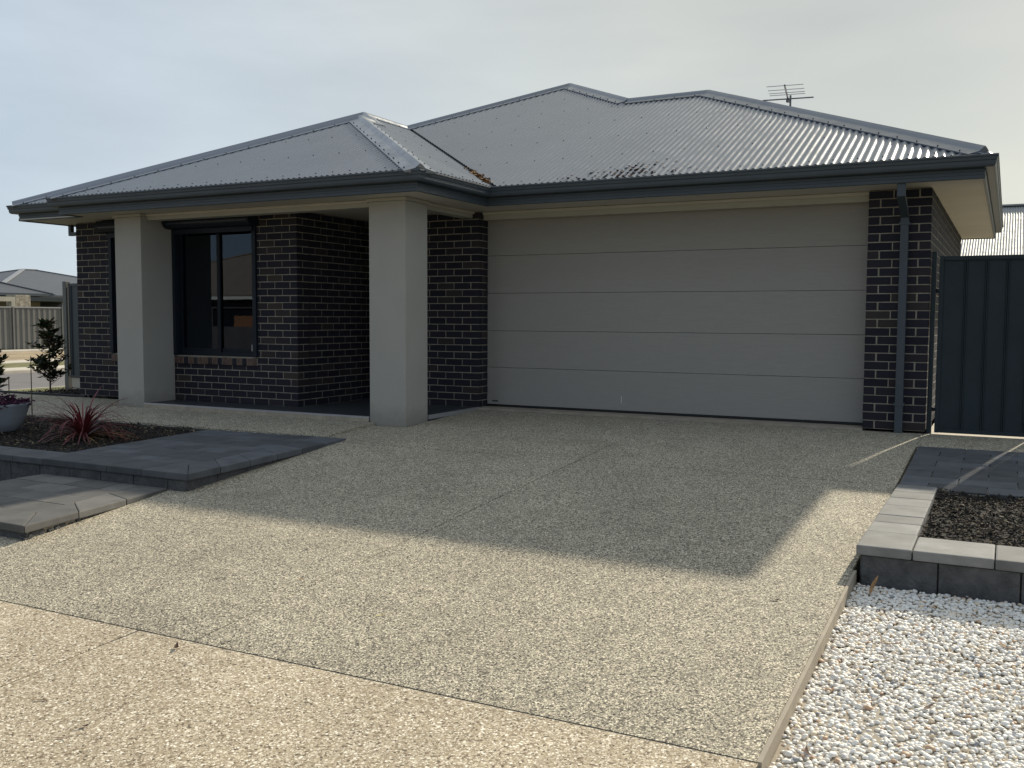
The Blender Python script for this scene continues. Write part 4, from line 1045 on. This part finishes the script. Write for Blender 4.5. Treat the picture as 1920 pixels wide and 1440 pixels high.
# the house across the street, seen only mirrored in the front window
hip_house('neighbour_house', -44, -23.5, -41, -26, -.78, 2.05, .36, MAT['opp_roof'], MAT['opp_wall'], 'tan-roofed house across the street mirrored in the front window', MAT['opp_roof'], gutm=MAT['white'], windows=((-33, -26.56, 3.0, .2, 1.5, 'y'),))
tf = MB().box(-36, -23.0, -24.6, -24.45, -.78, .66).build('low_hedge_wall', MAT['opp_wall'], bevel=.02); tag(at_base(tf, (-29, -24.5, -.78)), 'low dark garden wall across the street mirrored in the front window', 'wall')
o = MB().box(-31.5, -24.2, -26.48, -26.3, -.78, 1.15).build('brick_wall', MAT['opp_brick']); tag(at_base(o, (-28, -26.4, -.78)), 'orange brick wall across the street mirrored low in the front window', 'wall')
for x, lab in ((-46.0, 'power pole across the street farther left'), (-8.0, 'power pole across the street nearer the driveway')):
    pl = empty('power_pole', (x, -21.2, -.78)); tag(pl, lab, 'pole'); own(pl, MB().tube([(x, -21.2, -.8), (x, -21.2, 8.2)], .14, 10, .1).build('pole_shaft', MAT['stake'])); own(pl, MB().box(x - .06, x + .06, -22.1, -20.3, 7.6, 7.75).build('crossarm', MAT['stake']))
cb = MB().tube([(-46 + 38 * t / 16, -21.2, 7.7 - 4.1 * 4 * (t / 16) * (1 - t / 16) * .62) for t in range(17)], .035, 5).build('power_cable', MAT['rubber']); tag(cb, 'sagging power cable mirrored near the top of the front window', 'cable')

# far fence across the side street
ff_ = empty('street_fence', (-36.5, 20, -.34)); tag(ff_, 'long grey ribbed steel fence across the side street', 'fence')
def ribbed_y(x, y0, y1, z0, z1, depth=.04, pitch=.26):
    pr = []; y = y0
    while y < y1 - .01:
        for a, d in ((0, 0), (.09, 0), (.13, depth), (.22, depth)):
            if y + a <= y1: pr.append((x + d, y + a))
        y += pitch
    pr.append((x, y1)); n = len(pr)
    return MB().add([(a, b, z) for z in (z0, z1) for a, b in pr], [(i, i + 1, n + i + 1, n + i) for i in range(n - 1)])
y = 2.0
while y < 40:
    own(ff_, ribbed_y(-36.55, y + .04, y + 2.36, -.33, 1.45).build('fence_panel', MAT['fence_grey'], fix=False)); own(ff_, MB().box(-36.6, -36.46, y - .035, y + .035, -.34, 1.50).build('post', MAT['fence_grey']))
    own(ff_, MB().box(-36.57, -36.48, y + .04, y + 2.36, 1.45, 1.50).build('rail', MAT['far_roof_light'])); y += 2.4
# pergola, stone pier, shaded patio with bulbs behind that fence
pg = empty('pergola', (-40.5, 17, -.34)); tag(pg, 'tan timber pergola frame with diagonal brace behind the far fence', 'pergola')
own(pg, MB().box(-40.6, -40.4, 10.0, 19.3, 1.78, 2.0).build('beam', MAT['tan_wood'])); own(pg, MB().box(-40.6, -40.4, 19.1, 19.3, -.34, 1.78).build('post', MAT['tan_wood'])); own(pg, MB().box(-40.6, -40.4, 11.0, 11.2, -.34, 1.78).build('post', MAT['tan_wood']))
own(pg, MB().bar((-40.5, 17.9, 1.78), (-40.5, 19.15, .5), .1).build('brace', MAT['tan_wood'])); own(pg, MB().box(-44.5, -40.6, 12, 12.1, 1.9, 2.0).build('rafter', MAT['tan_wood']))
sp = MB().box(-41.3, -40.6, 19.45, 20.25, -.34, 2.1).build('stone_pier', MAT['stone'], bevel=.03); tag(at_base(sp, (-41, 19.8, -.34)), 'rough stone pier beside the pergola behind the far fence', 'pier')
pt = empty('patio_cover', (-44, 23, -.34)); tag(pt, 'dark patio cover behind the far fence near the fence wing', 'patio'); own(pt, MB().box(-46, -42.3, 20.4, 26, 1.85, 2.05).build('cover', MAT['steel_dark'])); own(pt, MB().box(-46, -45.8, 20.4, 26, -.34, 1.85).build('back_screen', MAT['alu'])); own(pt, MB().box(-42.45, -42.3, 25.8, 26, -.34, 1.85).build('post', MAT['steel_dark']))
own(pt, MB().box(-42.9, -42.8, 20.4, 26, 1.42, 1.5).build('rail', MAT['tan_wood']))
sl = empty('string_lights', (-42, 23, 1.3)); tag(sl, 'string of small white bulbs hung under the dark patio cover', 'lights')
cpts = [(-42.1, 20.4 + .45 * k, 1.55 - .28 * math.sin(math.pi * ((k * .23) % 1)) ) for k in range(13)]
own(sl, MB().tube(cpts, .012, 4).build('cord', MAT['rubber']))
bu = MB().lathe([(.0, -.09), (.035, -.07), (.045, -.03), (.025, .01), (.0, .015)], 8).mesh('bulb', MAT['bulb'], smooth=True)
for p in cpts[1:]: o = link_mesh('bulb', bu); o.matrix_basis = Matrix.Translation(p); own(sl, o)
